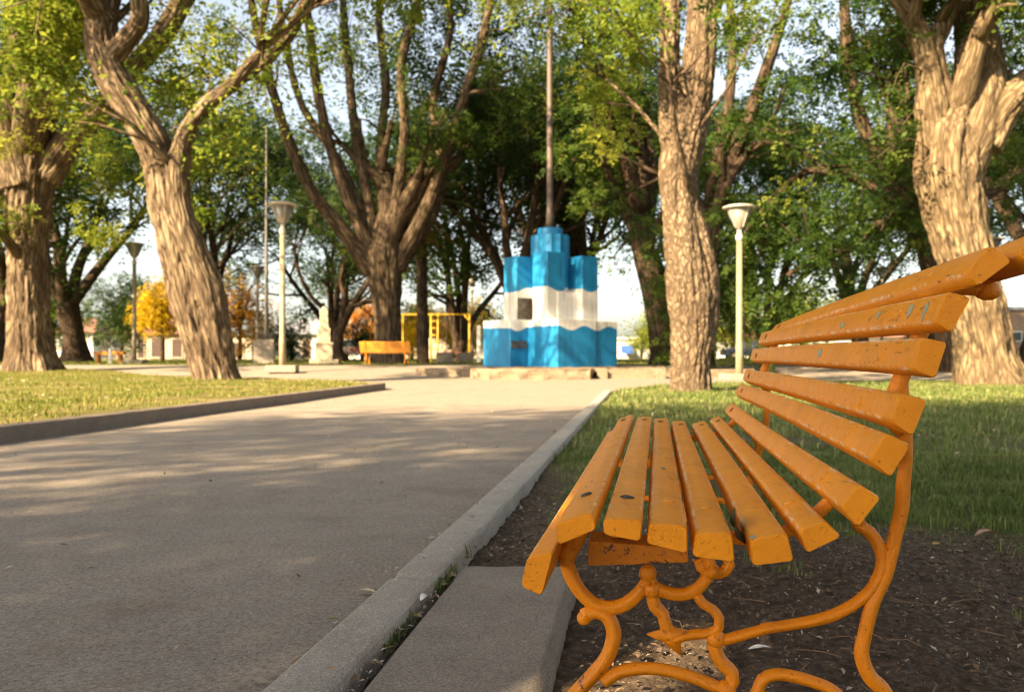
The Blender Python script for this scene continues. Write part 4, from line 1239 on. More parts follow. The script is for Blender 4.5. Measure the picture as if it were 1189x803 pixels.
def swing():
    y = 42.0; bz = terrain(y)
    r = thing('swing_frame', 'yellow tubular swing frame with ladder end left of the monument', 'play equipment', (at(520, y), y, bz))
    zt = H + (HY - 365) / F * y
    def post(u, dy=0.0, name='post'):
        mb = MB(); mb.tube([(at(u, y), y + dy, bz - 0.1), (at(u, y), y + dy, zt)], 0.042, 10); mb.build(name, YELLOW, r, True)
    post(500.5); post(508.5); post(545); post(468)
    mb = MB(); mb.tube([(at(466, y), y, zt), (at(548, y), y, zt)], 0.042, 10); mb.build('crossbar', YELLOW, r, True)
    for k in range(6):
        z = bz + 0.3 + k * 0.34
        mb = MB(); mb.tube([(at(500.5, y), y, z), (at(508.5, y), y, z)], 0.028, 8); mb.build('rung', YELLOW, r, True)
    mb = MB(); mb.tube([(at(539, y), y, zt), (at(545, y), y, zt - 0.35)], 0.035, 8); mb.build('brace', YELLOW, r, True)
    for u in (522, 531):
        mb = MB()
        for e in (-0.16, 0.16): mb.tube([(at(u, y) + e, y, zt), (at(u, y) + e, y, bz + 0.5)], 0.012, 6)
        ch = mb.build('chain', STEEL, r)
        mb = MB(); mb.box((at(u, y), y, bz + 0.48), (0.42, 0.18, 0.04), 0, 0.008); mb.build('swing_seat', RED, r)
swing()
for k, (u, w, lab) in enumerate(((517, 0.75, 'square concrete block under the yellow swing frame'), (541, 0.65, 'rounded concrete block right of the swing frame'))):
    y = 38.5
    rough_block('concrete_block', [(at(u, y) - w / 2, y - 0.3), (at(u, y) + w / 2, y - 0.3), (at(u, y) + w / 2, y + 0.3), (at(u, y) - w / 2, y + 0.3)], terrain(y), terrain(y) + 0.46, SLAB, lab, 'block', 11 + k, None, 3, 0.06)

# ------------------------------------------------------------------ far houses and cars
WALL_CREAM = simple('cream render', (0.33, 0.27, 0.20), 0.8, 0.12, 1.5)
WALL_WHITE = simple('white render', (0.58, 0.55, 0.49), 0.8, 0.08, 1.2)
WALL_BROWN = simple('brown brick wall', (0.30, 0.20, 0.14), 0.85, 0.2, 3)
ROOF_TILE = simple('clay roof', (0.20, 0.09, 0.06), 0.8, 0.25, 6)
ROOF_GREY = simple('grey sheet roof', (0.30, 0.30, 0.32), 0.6, 0.15, 3)
DOOR_BROWN = simple('brown door', (0.05, 0.024, 0.014), 0.5, 0.2, 6)
def house(name, label, u0, u1, y, top_py, wall, roof, openings, flat=False, depth=7.0):
    bz = terrain(y) - 0.05
    x0, x1 = at(u0, y), at(u1, y)
    zt = H + (HY - top_py) / F * y
    r = thing(name, label, 'house', ((x0 + x1) / 2, y, bz))
    mb = MB(); mb.box(((x0 + x1) / 2, y + depth / 2, (bz + zt) / 2), (x1 - x0, depth, zt - bz)); mb.build('wall', wall, r)
    mb = MB()
    if flat:
        mb.box(((x0 + x1) / 2, y + depth / 2 - 0.05, zt + 0.11), (x1 - x0 + 0.3, depth + 0.3, 0.22), 0, 0.02)
    else:
        o = 0.45; rz = zt + 0.003; hh = 1.5; ym = y + depth / 2
        mb.add([(x0 - o, y - o, rz), (x1 + o, y - o, rz), (x1 + o, y + depth + o, rz), (x0 - o, y + depth + o, rz), (x0 + 1.2, ym, rz + hh), (x1 - 1.2, ym, rz + hh),
                (x0 - o, y - o, rz + 0.12), (x1 + o, y - o, rz + 0.12), (x1 + o, y + depth + o, rz + 0.12), (x0 - o, y + depth + o, rz + 0.12)],
               [(0, 3, 2, 1), (0, 1, 7, 6), (1, 2, 8, 7), (2, 3, 9, 8), (3, 0, 6, 9), (6, 7, 5, 4), (7, 8, 5), (8, 9, 4, 5), (9, 6, 4)])
    mb.build('roof', roof, r)
    for kind, a, b, v0, v1 in openings:
        xa, xb = at(a, y), at(b, y); za = H + (HY - v1) / F * y; zb = H + (HY - v0) / F * y
        za = max(za, bz + 0.06)
        xm, zm, w, h = (xa + xb) / 2, (za + zb) / 2, xb - xa, zb - za
        fr = MB()
        for cx, cz, ww, h2 in ((xm, zb, w + 0.16, 0.1), (xm, za, w + 0.16, 0.1), (xa, zm, 0.08, h - 0.1), (xb, zm, 0.08, h - 0.1)):
            fr.box((cx, y - 0.02, cz), (ww, 0.12, h2))
        if kind == 'window':
            o = fr.build('window', WALL_WHITE, r)
            mb = MB(); mb.box((xm, y - 0.005, zm), (w - 0.08, 0.03, h - 0.1)); mb.build('pane', GLASS, o)
        else:
            o = fr.build(kind, WALL_CREAM, r)
            mb = MB(); mb.box((xm, y - 0.01, zm), (w - 0.08, 0.05, h - 0.1))
            for q in range(4): mb.box((xm, y - 0.04, za + h * (q + 0.5) / 4), (w - 0.3, 0.03, h / 4 - 0.1))
            mb.build('door_panel', DOOR_BROWN, o)
    return r
house('house', 'low cream house with brown doors behind the low backless bench', 118, 215, 72, 388, WALL_CREAM, ROOF_TILE, [('garage_door', 176, 190, 392, 415), ('door', 160, 168, 392, 416), ('window', 130, 146, 393, 404), ('garage_door', 200, 212, 393, 415)])
house('house', 'cream house with a wide brown garage door right of the leaning trunk', 236, 292, 70, 390, WALL_CREAM, ROOF_GREY, [('garage_door', 258, 283, 397, 416), ('window', 241, 250, 394, 404)], True)
house('house', 'long white building with grey roof behind the stone obelisk', 325, 440, 78, 388, WALL_WHITE, ROOF_GREY, [('window', 332, 345, 394, 404), ('door', 352, 360, 394, 416), ('window', 400, 415, 394, 404)])
house('house', 'small pinkish house at the far left between the stout and forked trees', 62, 108, 80, 386, WALL_WHITE, ROOF_TILE, [('window', 88, 98, 392, 403), ('window', 68, 78, 392, 403)])
wb = house('house', 'low white building right of the monument with a blue awning', 706, 790, 80, 394, WALL_WHITE, WALL_WHITE, [('window', 730, 742, 398, 406), ('door', 762, 770, 398, 416)], True)
BLUE = simple('blue awning cloth', (0.03, 0.09, 0.32), 0.7)
mb = MB(); xa, xb = at(722, 79), at(736, 79); z = H + (HY - 404) / F * 79
mb.add([(xa, 79.9, z + .25), (xb, 79.9, z + .25), (xb, 78.9, z - .45), (xa, 78.9, z - .45), (xa, 79.9, z + .2), (xb, 79.9, z + .2), (xb, 78.9, z - .5), (xa, 78.9, z - .5)],
       [(0, 3, 2, 1), (4, 5, 6, 7), (0, 1, 5, 4), (1, 2, 6, 5), (2, 3, 7, 6), (3, 0, 4, 7)])
mb.build('awning', BLUE, wb)
house('house', 'brown brick building at the right edge behind the burly tree', 1150, 1300, 62, 360, WALL_BROWN, ROOF_GREY, [('window', 1172, 1186, 385, 396), ('window', 1205, 1222, 385, 396)], True)
house('house', 'pale low house far behind the near bench backrest', 850, 1080, 95, 392, WALL_WHITE, ROOF_TILE, [('window', 870, 885, 397, 406), ('door', 930, 938, 397, 414), ('window', 1000, 1015, 397, 406)])
house('house', 'tan house with clay roof far behind the swing frame', 430, 600, 92, 388, WALL_CREAM, ROOF_TILE, [('window', 470, 482, 394, 403), ('window', 520, 532, 394, 403)])

CAR_WHITE = simple('white car paint', (0.72, 0.72, 0.72), 0.25, 0.04, 1, 0.0)
CAR_BLUE = simple('dark blue car paint', (0.03, 0.04, 0.09), 0.25, 0.04, 1, 0.0)
RUBBER = simple('tyre rubber', (0.02, 0.02, 0.02), 0.8)
def car(label, px, y, paint):
    x = at(px, y); bz = terrain(y)
    r = thing('parked_car', label, 'car', (x, y, bz))
    prof = [(-2.05, 0.30), (-2.1, 0.62), (-1.95, 0.80), (-1.25, 0.92), (1.35, 0.95), (2.0, 0.86), (2.1, 0.6), (2.05, 0.30)]
    mb = MB(); n = len(prof)
    v = [(x + a, y + sy_, bz + z) for sy_ in (-0.82, 0.82) for a, z in prof]
    mb.add(v, [tuple(range(n)), tuple(range(2 * n - 1, n - 1, -1))] + [(k, k + n, (k + 1) % n + n, (k + 1) % n) for k in range(n)])
    mb.build('body', paint, r, False, 0.06)
    cab = [(-1.15, 0.94), (-0.55, 1.42), (0.75, 1.45), (1.5, 0.96)]
    mb = MB(); v = [(x + a, y + sy_ * (1 if z < 1 else 0.86), bz + z) for sy_ in (-0.76, 0.76) for a, z in cab]
    mb.add(v, [(0, 1, 2, 3), (7, 6, 5, 4), (0, 4, 5, 1), (1, 5, 6, 2), (2, 6, 7, 3), (3, 7, 4, 0)])
    mb.build('window', GLASS, r, False, 0.03)
    mb = MB(); mb.box((x + 0.1, y, bz + 1.46), (1.25, 1.3, 0.05), 0, 0.02); mb.build('roof', paint, r)
    for wx in (-1.3, 1.3):
        for wy in (-0.78, 0.78):
            mb = MB(); mb.tube([(x + wx, y + wy - 0.1, bz + 0.31), (x + wx, y + wy + 0.1, bz + 0.31)], 0.31, 18); wh = mb.build('wheel', RUBBER, r)
            mb = MB(); mb.tube([(x + wx, y + wy - 0.11, bz + 0.31), (x + wx, y + wy + 0.11, bz + 0.31)], 0.19, 14); mb.build('rim', LAMP_METAL, wh)
car('white parked car beyond the lawn between the obelisk and the orange bench', 410, 62.0, CAR_WHITE)
car('dark blue parked car far behind the right lamp post', 868, 70.0, CAR_BLUE)

# ------------------------------------------------------------------ the near bench
def near_bench():
    VX, VY = 763.0, 412.0
    d = Vector(((VX - CX) / F, 1, 0)).normalized()
    nl = Vector((d.y, -d.x, 0))                      # towards the backrest side
    Q = Vector((0.19, 1.08, 0))
    def plane(off):
        k = (Q + d * off).dot(d)
        def f(px, py):
            r = Vector(((px - CX) / F, 1, (HY - py) / F)); t = k / d.dot(r)
            return Vector((r.x * t, t, H + r.z * t))
        return f
    E = plane(0.0)
    root = thing('park_bench', 'near bright orange slatted bench with curled cast iron frame on bare soil', 'bench', (0.45, 1.9, 0.0))
    quads = [
     [(604, 681), (612, 646), (643, 640), (629, 692)],
     [(643, 608), (688, 594), (693, 614), (648, 633)],
     [(700, 602), (746, 602), (744, 628), (701, 620)],
     [(754, 607), (798, 610), (799, 643), (750, 631)],
     [(808, 618), (850, 617), (854, 653), (804, 646)],
     [(871, 627), (914, 617), (922, 651), (874, 657)],
     [(928, 616), (958, 604), (978, 623), (937, 643)],
     [(976, 589), (999, 562), (1024, 578), (996, 613)],
     [(1010, 534), (1029, 502), (1058, 516), (1034, 555)],
     [(1035, 490), (1046, 456), (1078, 464), (1060, 507)],
     [(1059, 430), (1069, 391), (1100, 397), (1086, 440)],
     [(1086, 374), (1101, 337), (1130, 345), (1106, 387)],
     [(1123, 316), (1150, 283), (1176, 303), (1134, 334)],
     [(1179, 296), (1210, 264), (1238, 284), (1206, 316)],
    ]
    far_adj = {12: (0, 0, -0.028), 13: (0, 0, -0.03)}
    Lb = 1.84
    rng = random.Random(4)
    slats = []
    for i, q in enumerate(quads):
        P = [E(*p) for p in q]
        # local frame of the section
        ctr = sum(P, Vector()) / 4
        def cut(a, b, k):  # point near a towards b
            v = b - a; return a + v.normalized() * min(k, v.length * 0.4)
        A, B, Cc, D = P
        ch = 0.0058
        ring = [cut(A, D, ch), cut(A, B, ch), cut(B, A, ch), cut(B, Cc, ch), cut(Cc, B, 0.004), cut(Cc, D, 0.004), cut(D, Cc, 0.004), cut(D, A, 0.004)]
        # round each chamfer with a middle point
        rr = []
        for k in range(0, 8, 2):
            corner = [A, B, Cc, D][k // 2]
            rr += [ring[k], (ring[k] + ring[k + 1]) * 0.36 + corner * 0.28, ring[k + 1]]
        M = len(rr)
        fa = Vector(far_adj.get(i, (0, 0, 0))); bow = rng.uniform(-0.004, 0.004); tw = rng.uniform(-0.04, 0.04)
        off0 = rng.uniform(-0.004, 0.004)
        ts = [0, 0.0025, 0.006] + [Lb * k / 46 for k in range(1, 46)] + [Lb - 0.006, Lb - 0.0025, Lb]
        V, Fc = [], []
        for j, t in enumerate(ts):
            s = t / Lb
            shrink = {0: 0.93, 1: 0.985, len(ts) - 1: 0.93, len(ts) - 2: 0.985}.get(j, 1.0)
            cc = ctr + d * (t + off0) + fa * s + Vector((0, 0, bow * math.sin(math.pi * s)))
            rot = Matrix.Rotation(tw * s, 3, d)
            for k, p in enumerate(rr):
                o = rot @ ((p - ctr) * shrink)
                w = 0.0009 * n3(o.x * 40 + i * 7, o.z * 40, t * 6) + 0.0002 * n3(k * 1.3 + i, t * 30, 3)
                V.append(cc + o * (1 + w * 22))
        for j in range(len(ts) - 1):
            for k in range(M):
                k2 = (k + 1) % M
                Fc.append((j * M + k, (j + 1) * M + k, (j + 1) * M + k2, j * M + k2))
        Fc.append(tuple(range(M))); Fc.append(tuple((len(ts) - 1) * M + k for k in range(M - 1, -1, -1)))
        sl = link_mesh('slat', V, Fc, PAINT_SLAT, root, False)
        me = sl.data
        set_attr(sl, 'edge', [1.0 if (k in (1, 4) and 2 < j < len(ts) - 3) else 0.0 for j in range(len(ts)) for k in range(M)])
        sm = np.ones(len(me.polygons), dtype=bool); sm[-2:] = False
        me.polygons.foreach_set('use_smooth', sm)
        me.set_sharp_from_angle(angle=math.radians(32))
        slats.append((sl, P, ctr, fa))
        # bolt heads near both frames, on the face turned to the sitter
        nrm = (B - A).cross(d).normalized()
        if nrm.dot((A + B) / 2 - ctr) < 0: nrm = -nrm
        tv = (B - A).normalized()
        spots = [(0.175, i in (1, 2)), (1.68, True)] if i else []
        if i == 2: spots.append((0.155, True))
        for (t, dk) in spots:
            c0 = (A + B) / 2 + d * (t + rng.uniform(-0.008, 0.008)) + fa * (t / Lb) + tv * rng.uniform(-0.004, 0.004)
            mb = MB(); vv, ff = [], []
            nseg = 14
            prof = [(0.0085, -0.001), (0.0085, 0.0008), (0.007, 0.0022), (0.003, 0.003)]
            for rad_, hh in prof:
                for k in range(nseg):
                    a = 2 * math.pi * k / nseg
                    vv.append(c0 + tv * rad_ * math.cos(a) + d * rad_ * 0.95 * math.sin(a) + nrm * hh)
            for j in range(3):
                for k in range(nseg):
                    k2 = (k + 1) % nseg
                    ff.append((j * nseg + k, j * nseg + k2, (j + 1) * nseg + k2, (j + 1) * nseg + k))
            ff.append(tuple(3 * nseg + k for k in range(nseg)))
            mb.add(vv, ff); mb.build('bolt', BOLT_DARK if dk else PAINT_BOLT, sl, True)
    # chips of older paint on three back slats
    for i, t, s_, w, h in ((11, 0.13, 0.55, 0.010, 0.020), (11, 0.06, 0.45, 0.007, 0.026), (11, 0.30, 0.6, 0.010, 0.013), (10, 0.62, 0.55, 0.022, 0.017), (11, 0.55, 0.4, 0.016, 0.013), (5, 0.012, 0.1, 0.008, 0.008), (3, 0.55, 0.45, 0.012, 0.007)):
        sl, P, ctr, fa = slats[i]
        A, B = P[0], P[1]
        nrm = (B - A).cross(d).normalized()
        if nrm.dot((A + B) / 2 - ctr) < 0: nrm = -nrm
        c0 = A.lerp(B, s_) + d * t + fa * (t / Lb) + nrm * 0.0012
        tv = (B - A).normalized(); pts = []
        for k in range(11):
            a = 2 * math.pi * k / 11; q = 1 + 0.12 * math.sin(3 * a + i) + 0.16 * math.sin(5 * a + 2 * i + w * 900)
            pts.append(c0 + tv * h * 0.5 * math.cos(a) * q + d * w * math.sin(a) * q)
        n = len(pts)
        V = [p for p in pts] + [p - nrm * 0.0012 for p in pts]
        link_mesh('paint_chip', V, [tuple(range(n))] + [(k, n + k, n + (k + 1) % n, (k + 1) % n) for k in range(n)], CHIP, sl)

    # cast iron end frames: drawn in the frame's own plane, then given thickness
    def c5(u, v): return (590 + u / 3.835, 600 + v / 3.835)
    def c3(u, v): return (840 + u / 3.304, 560 + v / 3.304)
    front = [c5(268, 120), c5(262, 190), c5(280, 260), c5(325, 335), c5(385, 388), c5(450, 404), c5(520, 388), c5(580, 340), c5(618, 285), c5(628, 245)]
    rail = [c5(622, 245), c5(640, 300), c5(690, 330), c5(770, 345), c5(840, 320), c5(880, 275), c5(900, 240)]
    scroll = [c5(850, 185), c5(862, 225), c5(910, 250), c5(965, 240), c5(985, 210), c5(975, 180)]
    curl_a = [c5(640, 330), c5(655, 395), c5(690, 430), c5(700, 470), c5(712, 515), c5(735, 545)]
    curl_b = [c5(735, 545), c5(790, 528), c5(850, 520), c5(900, 515), c5(938, 490), c5(940, 450), c5(910, 410), c5(868, 385), c5(838, 345)]
    spike_l = [c5(720, 535), c5(680, 528), c5(625, 522)]
    spike_d = [c5(722, 540), c5(745, 575), c5(768, 608)]
    back_arc = [c5(915, 545), c5(960, 545), c5(1060, 520), c5(1189, 485), c3(150, 560), c3(350, 528), c3(470, 485), c3(560, 415), c3(605, 330), c3(600, 255), c3(560, 190), c3(510, 160)]
    back_leg = [(1046, 440), (1050, 490), (1052, 530), c3(690, 0), c3(683, 100), c3(655, 220), c3(622, 350), c3(575, 455), c3(540, 590), c3(530, 660), c3(560, 740), c3(625, 815), (1044, 860), (1052, 905)]
    back_up = [(1046, 450), (1055, 420), (1076, 385), (1100, 362), (1128, 352), (1146, 344), (1151, 334)]
    front_leg = [c5(335, 440), c5(385, 420), c5(440, 440), c5(470, 500), c5(462, 570), c5(430, 640), c5(370, 710), c5(300, 785), (650, 830), (640, 880), (632, 906)]
    low_arch = [c5(425, 735), c5(480, 695), c5(560, 675), c5(660, 675), c5(770, 698), c5(880, 735), c5(960, 770)]
    post = [c5(925, 530), c5(920, 580), c5(945, 640), c5(995, 690), c5(1000, 730), c5(970, 768)]
    post_dn = [c5(965, 765), (838, 812), (834, 835)]
    arch2 = [(834, 835), (862, 825), c3(130, 800), c3(150, 755), c3(200, 735), c3(280, 745), c3(400, 785), (985, 815), (1010, 812)]
    strands = [(front, 9.6, 7.6), (rail, 8.0, 7.4), (scroll, 7.0, 7.0), (curl_a, 8.2, 7.2), (curl_b, 7.0, 6.6), (spike_l, 7.6, 1.2), (spike_d, 8.0, 1.4), (back_arc, 7.2, 8.2), (back_leg, 8.4, 9.2),
               (front_leg, 9.8, 10.4), (low_arch, 8.2, 8.0), (post, 8.4, 8.6), (post_dn, 8.0, 8.0), (arch2, 8.0, 8.2)]
    FR = plane(0.17)
    def frame(shift, name):
        mb = MB()
        for sp, r0, r1 in strands:
            pts = [FR(*p) + d * shift for p in sp]
            n = len(pts)
            rad = [(r0 + (r1 - r0) * k / (n - 1)) / F * 1.08 for k in range(n)]
            def lump(a, s, p, r): return 1 + 0.10 * n3(p.x * 22 + math.cos(a), p.z * 22, p.y * 22 + math.sin(a) + shift) + 0.05 * math.cos(2 * a) + 0.07 * math.cos(4 * a + 0.4)
            v, f, _ = tube_arrays(pts, rad, 16, 0.007, lump)
            mb.add(v, f)
        for (u, v_, r) in ((338, 448, 8.5), (622, 250, 10.5), (640, 320, 11), (905, 240, 10.0), (970, 765, 11), (925, 540, 11)):
            c = FR(*c5(u, v_)) + d * shift
            R = r / F * 1.25
            prof = [(R * math.sin(a), -R * math.cos(a)) for a in [math.pi * k / 8 for k in range(1, 8)]]
            mb.lathe((c.x, c.y, c.z), prof, 14)
        star = [FR(*c5(u, w)) for u, w in ((616, 520), (680, 500), (702, 452), (742, 492), (812, 508), (768, 548), (774, 616), (724, 580), (684, 548))]
        cs = sum(star, Vector()) / len(star); ns = len(star)
        sv = [p + d * (shift - 0.004) for p in star] + [p + d * (shift + 0.004) for p in star] + [cs + d * (shift - 0.0095), cs + d * (shift + 0.0095)]
        mb.add(sv, [(2 * ns, (k + 1) % ns, k) for k in range(ns)] + [(2 * ns + 1, ns + k, ns + (k + 1) % ns) for k in range(ns)] + [(k, (k + 1) % ns, ns + (k + 1) % ns, ns + k) for k in range(ns)])
        kn = FR(1147, 338) + d * shift
        mb.lathe((kn.x, kn.y, kn.z), [(0.006, -0.012), (0.014, -0.008), (0.016, 0.0), (0.013, 0.01), (0.005, 0.014)], 16)
        # seat rail and back upright run along the undersides of the slats
        def under(k, o=0.006):
            P = slats[k][1]; m_ = (P[2] + P[3]) / 2
            return m_ + (m_ - slats[k][2]).normalized() * o + d * (0.17 + shift)
        for ids, ra, head in (((4, 5, 6, 7), 0.0095, [FR(*c5(905, 235)) + d * shift]), ((0, 1), 0.010, [])):
            pts = head + [under(k) for k in ids]
            if ids[0] == 4: pts.append(FR(*c3(520, 165)) + d * shift)
            else: pts.append(FR(*c5(262, 190)) + d * shift)
            v, f, _ = tube_arrays(pts, [ra] * len(pts), 12, 0.01); mb.add(v, f)
        pts = [FR(1050, 500) + d * shift] + [under(k, 0.009) for k in (9, 10, 11, 12)] + [FR(1147, 338) + d * shift]
        v, f, _ = tube_arrays(pts, [0.012, 0.0115, 0.011, 0.0105, 0.0095, 0.009], 12, 0.01); mb.add(v, f)
        p8 = under(8, -0.004); v, f, _ = tube_arrays([p8, FR(1053, 528) + d * shift], [0.008, 0.008], 10); mb.add(v, f)
        return mb.build(name, PAINT_IRON, root, True)
    f1 = frame(0.0, 'end_frame')
    frame(1.505, 'end_frame')
    # tie rod and the squat cross batten under the seat
    a = FR(*c5(905, 235)); mb = MB(); mb.tube([a - d * 0.02, a + d * 0.75, a + d * 1.52], 0.008, 10); mb.build('tie_rod', PAINT_IRON, root, True)
    G2 = plane(0.185)
    p0, p1, p2, p3 = G2(683, 628), G2(797, 636), G2(800, 653), G2(683, 657)
    mb = MB(); V = []
    for t in (0.0, 0.05):
        V += [p + d * t + Vector((0, 0, 0.006)) * (t > 0) for p in (p0, p1, p2, p3)]
    mb.add(V, [(0, 1, 2, 3), (7, 6, 5, 4), (0, 4, 5, 1), (1, 5, 6, 2), (2, 6, 7, 3), (3, 7, 4, 0)])
    k1 = G2(712, 626) + d * 0.02
    mb.tube([k1, k1 + Vector((0.002, 0, 0.02)), k1 + Vector((0.004, 0, 0.05))], [0.010, 0.007, 0.007], 10)
    mb.build('cross_batten', PAINT_WORN, root, False, 0.004)
    # leaf lodged between two seat slats
    return root, slats, d
bench, SLATS, BD = near_bench()

# ------------------------------------------------------------------ grass, litter, fallen leaves
def blades(name, pts, hgt, wid, mat, rng, label, tint_mu=0.45, lean=0.55):
    n = len(pts)
    P = np.array(pts)
    a = rng.uniform(0, 2 * np.pi, n)
    D = np.stack([np.cos(a), np.sin(a), np.zeros(n)], 1); S = np.stack([-np.sin(a), np.cos(a), np.zeros(n)], 1)
    tuft = np.array([0.62 + 0.9 * max(0.0, 0.45 + n3(p[0] * 4.5, p[1] * 4.5, 17)) for p in pts])
    h = hgt * tuft * rng.uniform(0.5, 1.3, n); w = wid * rng.uniform(0.7, 1.3, n); ln = lean * rng.uniform(0.1, 1.6, n)
    up = np.array([0, 0, 1.0])
    m = P + D * (h * ln * 0.35)[:, None] + up * (h * 0.6)[:, None]
    t = P + D * (h * ln)[:, None] + up * (h * (1 - 0.25 * ln))[:, None]
    V = np.stack([P - S * w[:, None], P + S * w[:, None], m + S * (w * 0.8)[:, None], m - S * (w * 0.8)[:, None],
                  t + S * (w * 0.1)[:, None], t - S * (w * 0.1)[:, None]], 1).reshape(-1, 3)
    b = np.arange(n)[:, None] * 6
    Fc = np.concatenate([b + np.array([[0, 1, 2, 3]]), b + np.array([[3, 2, 4, 5]])], 0)
    o = link_mesh(name, V, Fc, mat)
    set_attr(o, 'tint', np.repeat(np.clip(tint_mu + 0.35 * np.array([n3(p[0] * 1.7, p[1] * 1.7, 31) for p in pts]) + rng.normal(0, 0.22, n), 0, 1), 6))
    return tag(o, label, 'grass', None, 'stuff')

rng = np.random.default_rng(5)
pts_n, pts_f = [], []
def scatter(n, x0, x1, y0, y1): return zip(rng.uniform(x0, x1, n), rng.uniform(y0, y1, n))
for x, y in scatter(150000, -0.4, 3.6, 1.9, 5.2):
    if x < kerb_r(y) + KW + 0.01: continue
    if -0.3 < x - kerb_r(y) - KW < 0.40 and y < 2.62: continue
    d_ = dirt_amt(x, y)
    cl = 0.5 + 0.5 * n3(x * 5, y * 5, 11)
    if rng.random() < (1 - d_) ** 2 * (0.25 + 0.75 * cl) + (0.30 if n3(x * 3.2, y * 3.2, 21) > 0.40 and n3(x * 14, y * 14, 5) > 0.05 else 0): pts_n.append((x, y, 0.012))
for x, y in scatter(150000, 0.0, 11.0, 5.2, 20.5):
    if x < kerb_r(y) + KW + 0.02 or (y > 14 and x < path_right(y) + 0.05): continue
    d_ = dirt_amt(x, y)
    if x < 0.75 * y + 1 and rng.random() < (1 - d_) * (0.45 + 0.55 * n3(x * 2, y * 2, 3)): pts_f.append((x, y, 0.01))
for y in list(rng.uniform(1.75, 2.62, 160)) + list(rng.uniform(2.2, 2.45, 130)):
    if n3(0, y * 5, 2) > -0.1: pts_n.append((kerb_r(y) + KW + rng.uniform(0.0, 0.016), y, 0.015))
blades('grass', pts_n, 0.036, 0.0021, GRASS_SHADE, rng, 'short green grass on the lawn right behind the near bench', 0.42)
blades('grass', pts_f, 0.050, 0.006, GRASS_SHADE, rng, 'short grass on the lawn right of the path', 0.5)
pts_l = []
for x, y in scatter(230000, -18, -2.2, 5.5, 26.2):
    if x > path_left(y) - 0.18: continue
    if abs(x) > 0.66 * y + 1.2: continue
    if rng.random() < 0.42 + 0.9 * n3(x * 0.7, y * 0.9, 6) + 0.5 * n3(x * 2.3, y * 2.3, 8):
        pts_l.append((x, y, LAWN_UP + terrain(y) - 0.10 * sstep(24.5, 26.6, y) + 0.015 * n3(x * 0.8, y * 0.8, 2) + 0.02 * n3(x * 0.2, y * 0.2, 5)))
blades('grass', pts_l, 0.040, 0.0055, GRASS_SUN, rng, 'sunlit yellow green grass on the left lawn behind its kerb', 0.5)
pts_b = []
for x, y in scatter(60000, -34, 34, PATH_END, 60):
    if rng.random() < 0.5 + 0.6 * n3(x * 0.5, y * 0.5, 6): pts_b.append((x, y, terrain(y)))
blades('grass', pts_b, 0.07, 0.014, GRASS_SUN, rng, 'grass on the far lawns beyond the plaza', 0.5)

def flakes(name, pts, s0, s1, mat, label, rng, mu=0.6, cat='litter', flat=0.25):
    n = len(pts); P = np.array(pts)
    a = rng.uniform(0, 2 * np.pi, n)
    D = np.stack([np.cos(a), np.sin(a), rng.normal(0, flat, n)], 1); S = np.stack([-np.sin(a), np.cos(a), rng.normal(0, flat, n)], 1)
    l = rng.uniform(s0, s1, n)[:, None] * rng.choice([0.6, 1.0, 1.6], (n, 1)); w = l * rng.uniform(0.18, 0.5, (n, 1))
    b = P + np.array([0, 0, 0.003])
    V = np.stack([b - D * l * 0.5, b + S * w * 0.5 + [0, 0, 0.002], b + D * l * 0.5, b - S * w * 0.5 + [0, 0, 0.002]], 1).reshape(-1, 3)
    o = link_mesh(name, V, np.arange(len(V)).reshape(-1, 4), mat)
    set_attr(o, 'tint', np.repeat(np.clip(mu + rng.normal(0, 0.3, n), 0, 1), 4))
    return tag(o, label, cat, None, 'stuff')
pp = []
for x, y in scatter(16000, -0.5, 3.0, 1.2, 4.0):
    k = x - kerb_r(y) - KW
    if k < 0.02 or (0.0 < k < 0.40 and y < 2.62): continue
    if rng.random() < 0.35 + 0.65 * dirt_amt(x, y): pp.append((x, y, 0.008 + 0.006 * rng.random()))
flakes('leaf_litter', pp, 0.004, 0.014, LITTER, 'dry chips and leaf scraps on the dark soil under the near bench', rng, 0.45)
pp = [(x, y, 0.006) for x, y in scatter(900, -4, 1.6, 1.4, 14) if kerb_l(y) < x < kerb_r(y)]
pp += [(x, y, 0.056) for y in rng.uniform(1.4, 9, 60) for x in [kerb_r(y) + rng.uniform(0.02, KW - 0.02)]]
pp += [(kerb_r(y) - abs(rng.normal(0, 0.035)), y, 0.006) for y in 1.3 + 8 * rng.random(420) ** 1.6]
pp += [(kerb_r(y) + KW + rng.uniform(0.0, 0.03), y, 0.03) for y in rng.uniform(1.3, 2.7, 120)]
flakes('path_litter', pp, 0.006, 0.026, LITTER, 'small pale leaf scraps scattered over the path', rng, 0.6)
pp = [(x, y, 0.02) for x, y in scatter(1800, 0.4, 11, 3.5, 19) if x > kerb_r(y) + KW and (y < 14 or x > path_right(y))]
pp += [(x, y, LAWN_UP + 0.03) for x, y in scatter(1600, -14, -2.6, 6, 19) if x < path_left(y) - 0.2]
flakes('lawn_litter', pp, 0.015, 0.05, LITTER, 'fallen leaf scraps scattered over the lawns', rng, 0.75)

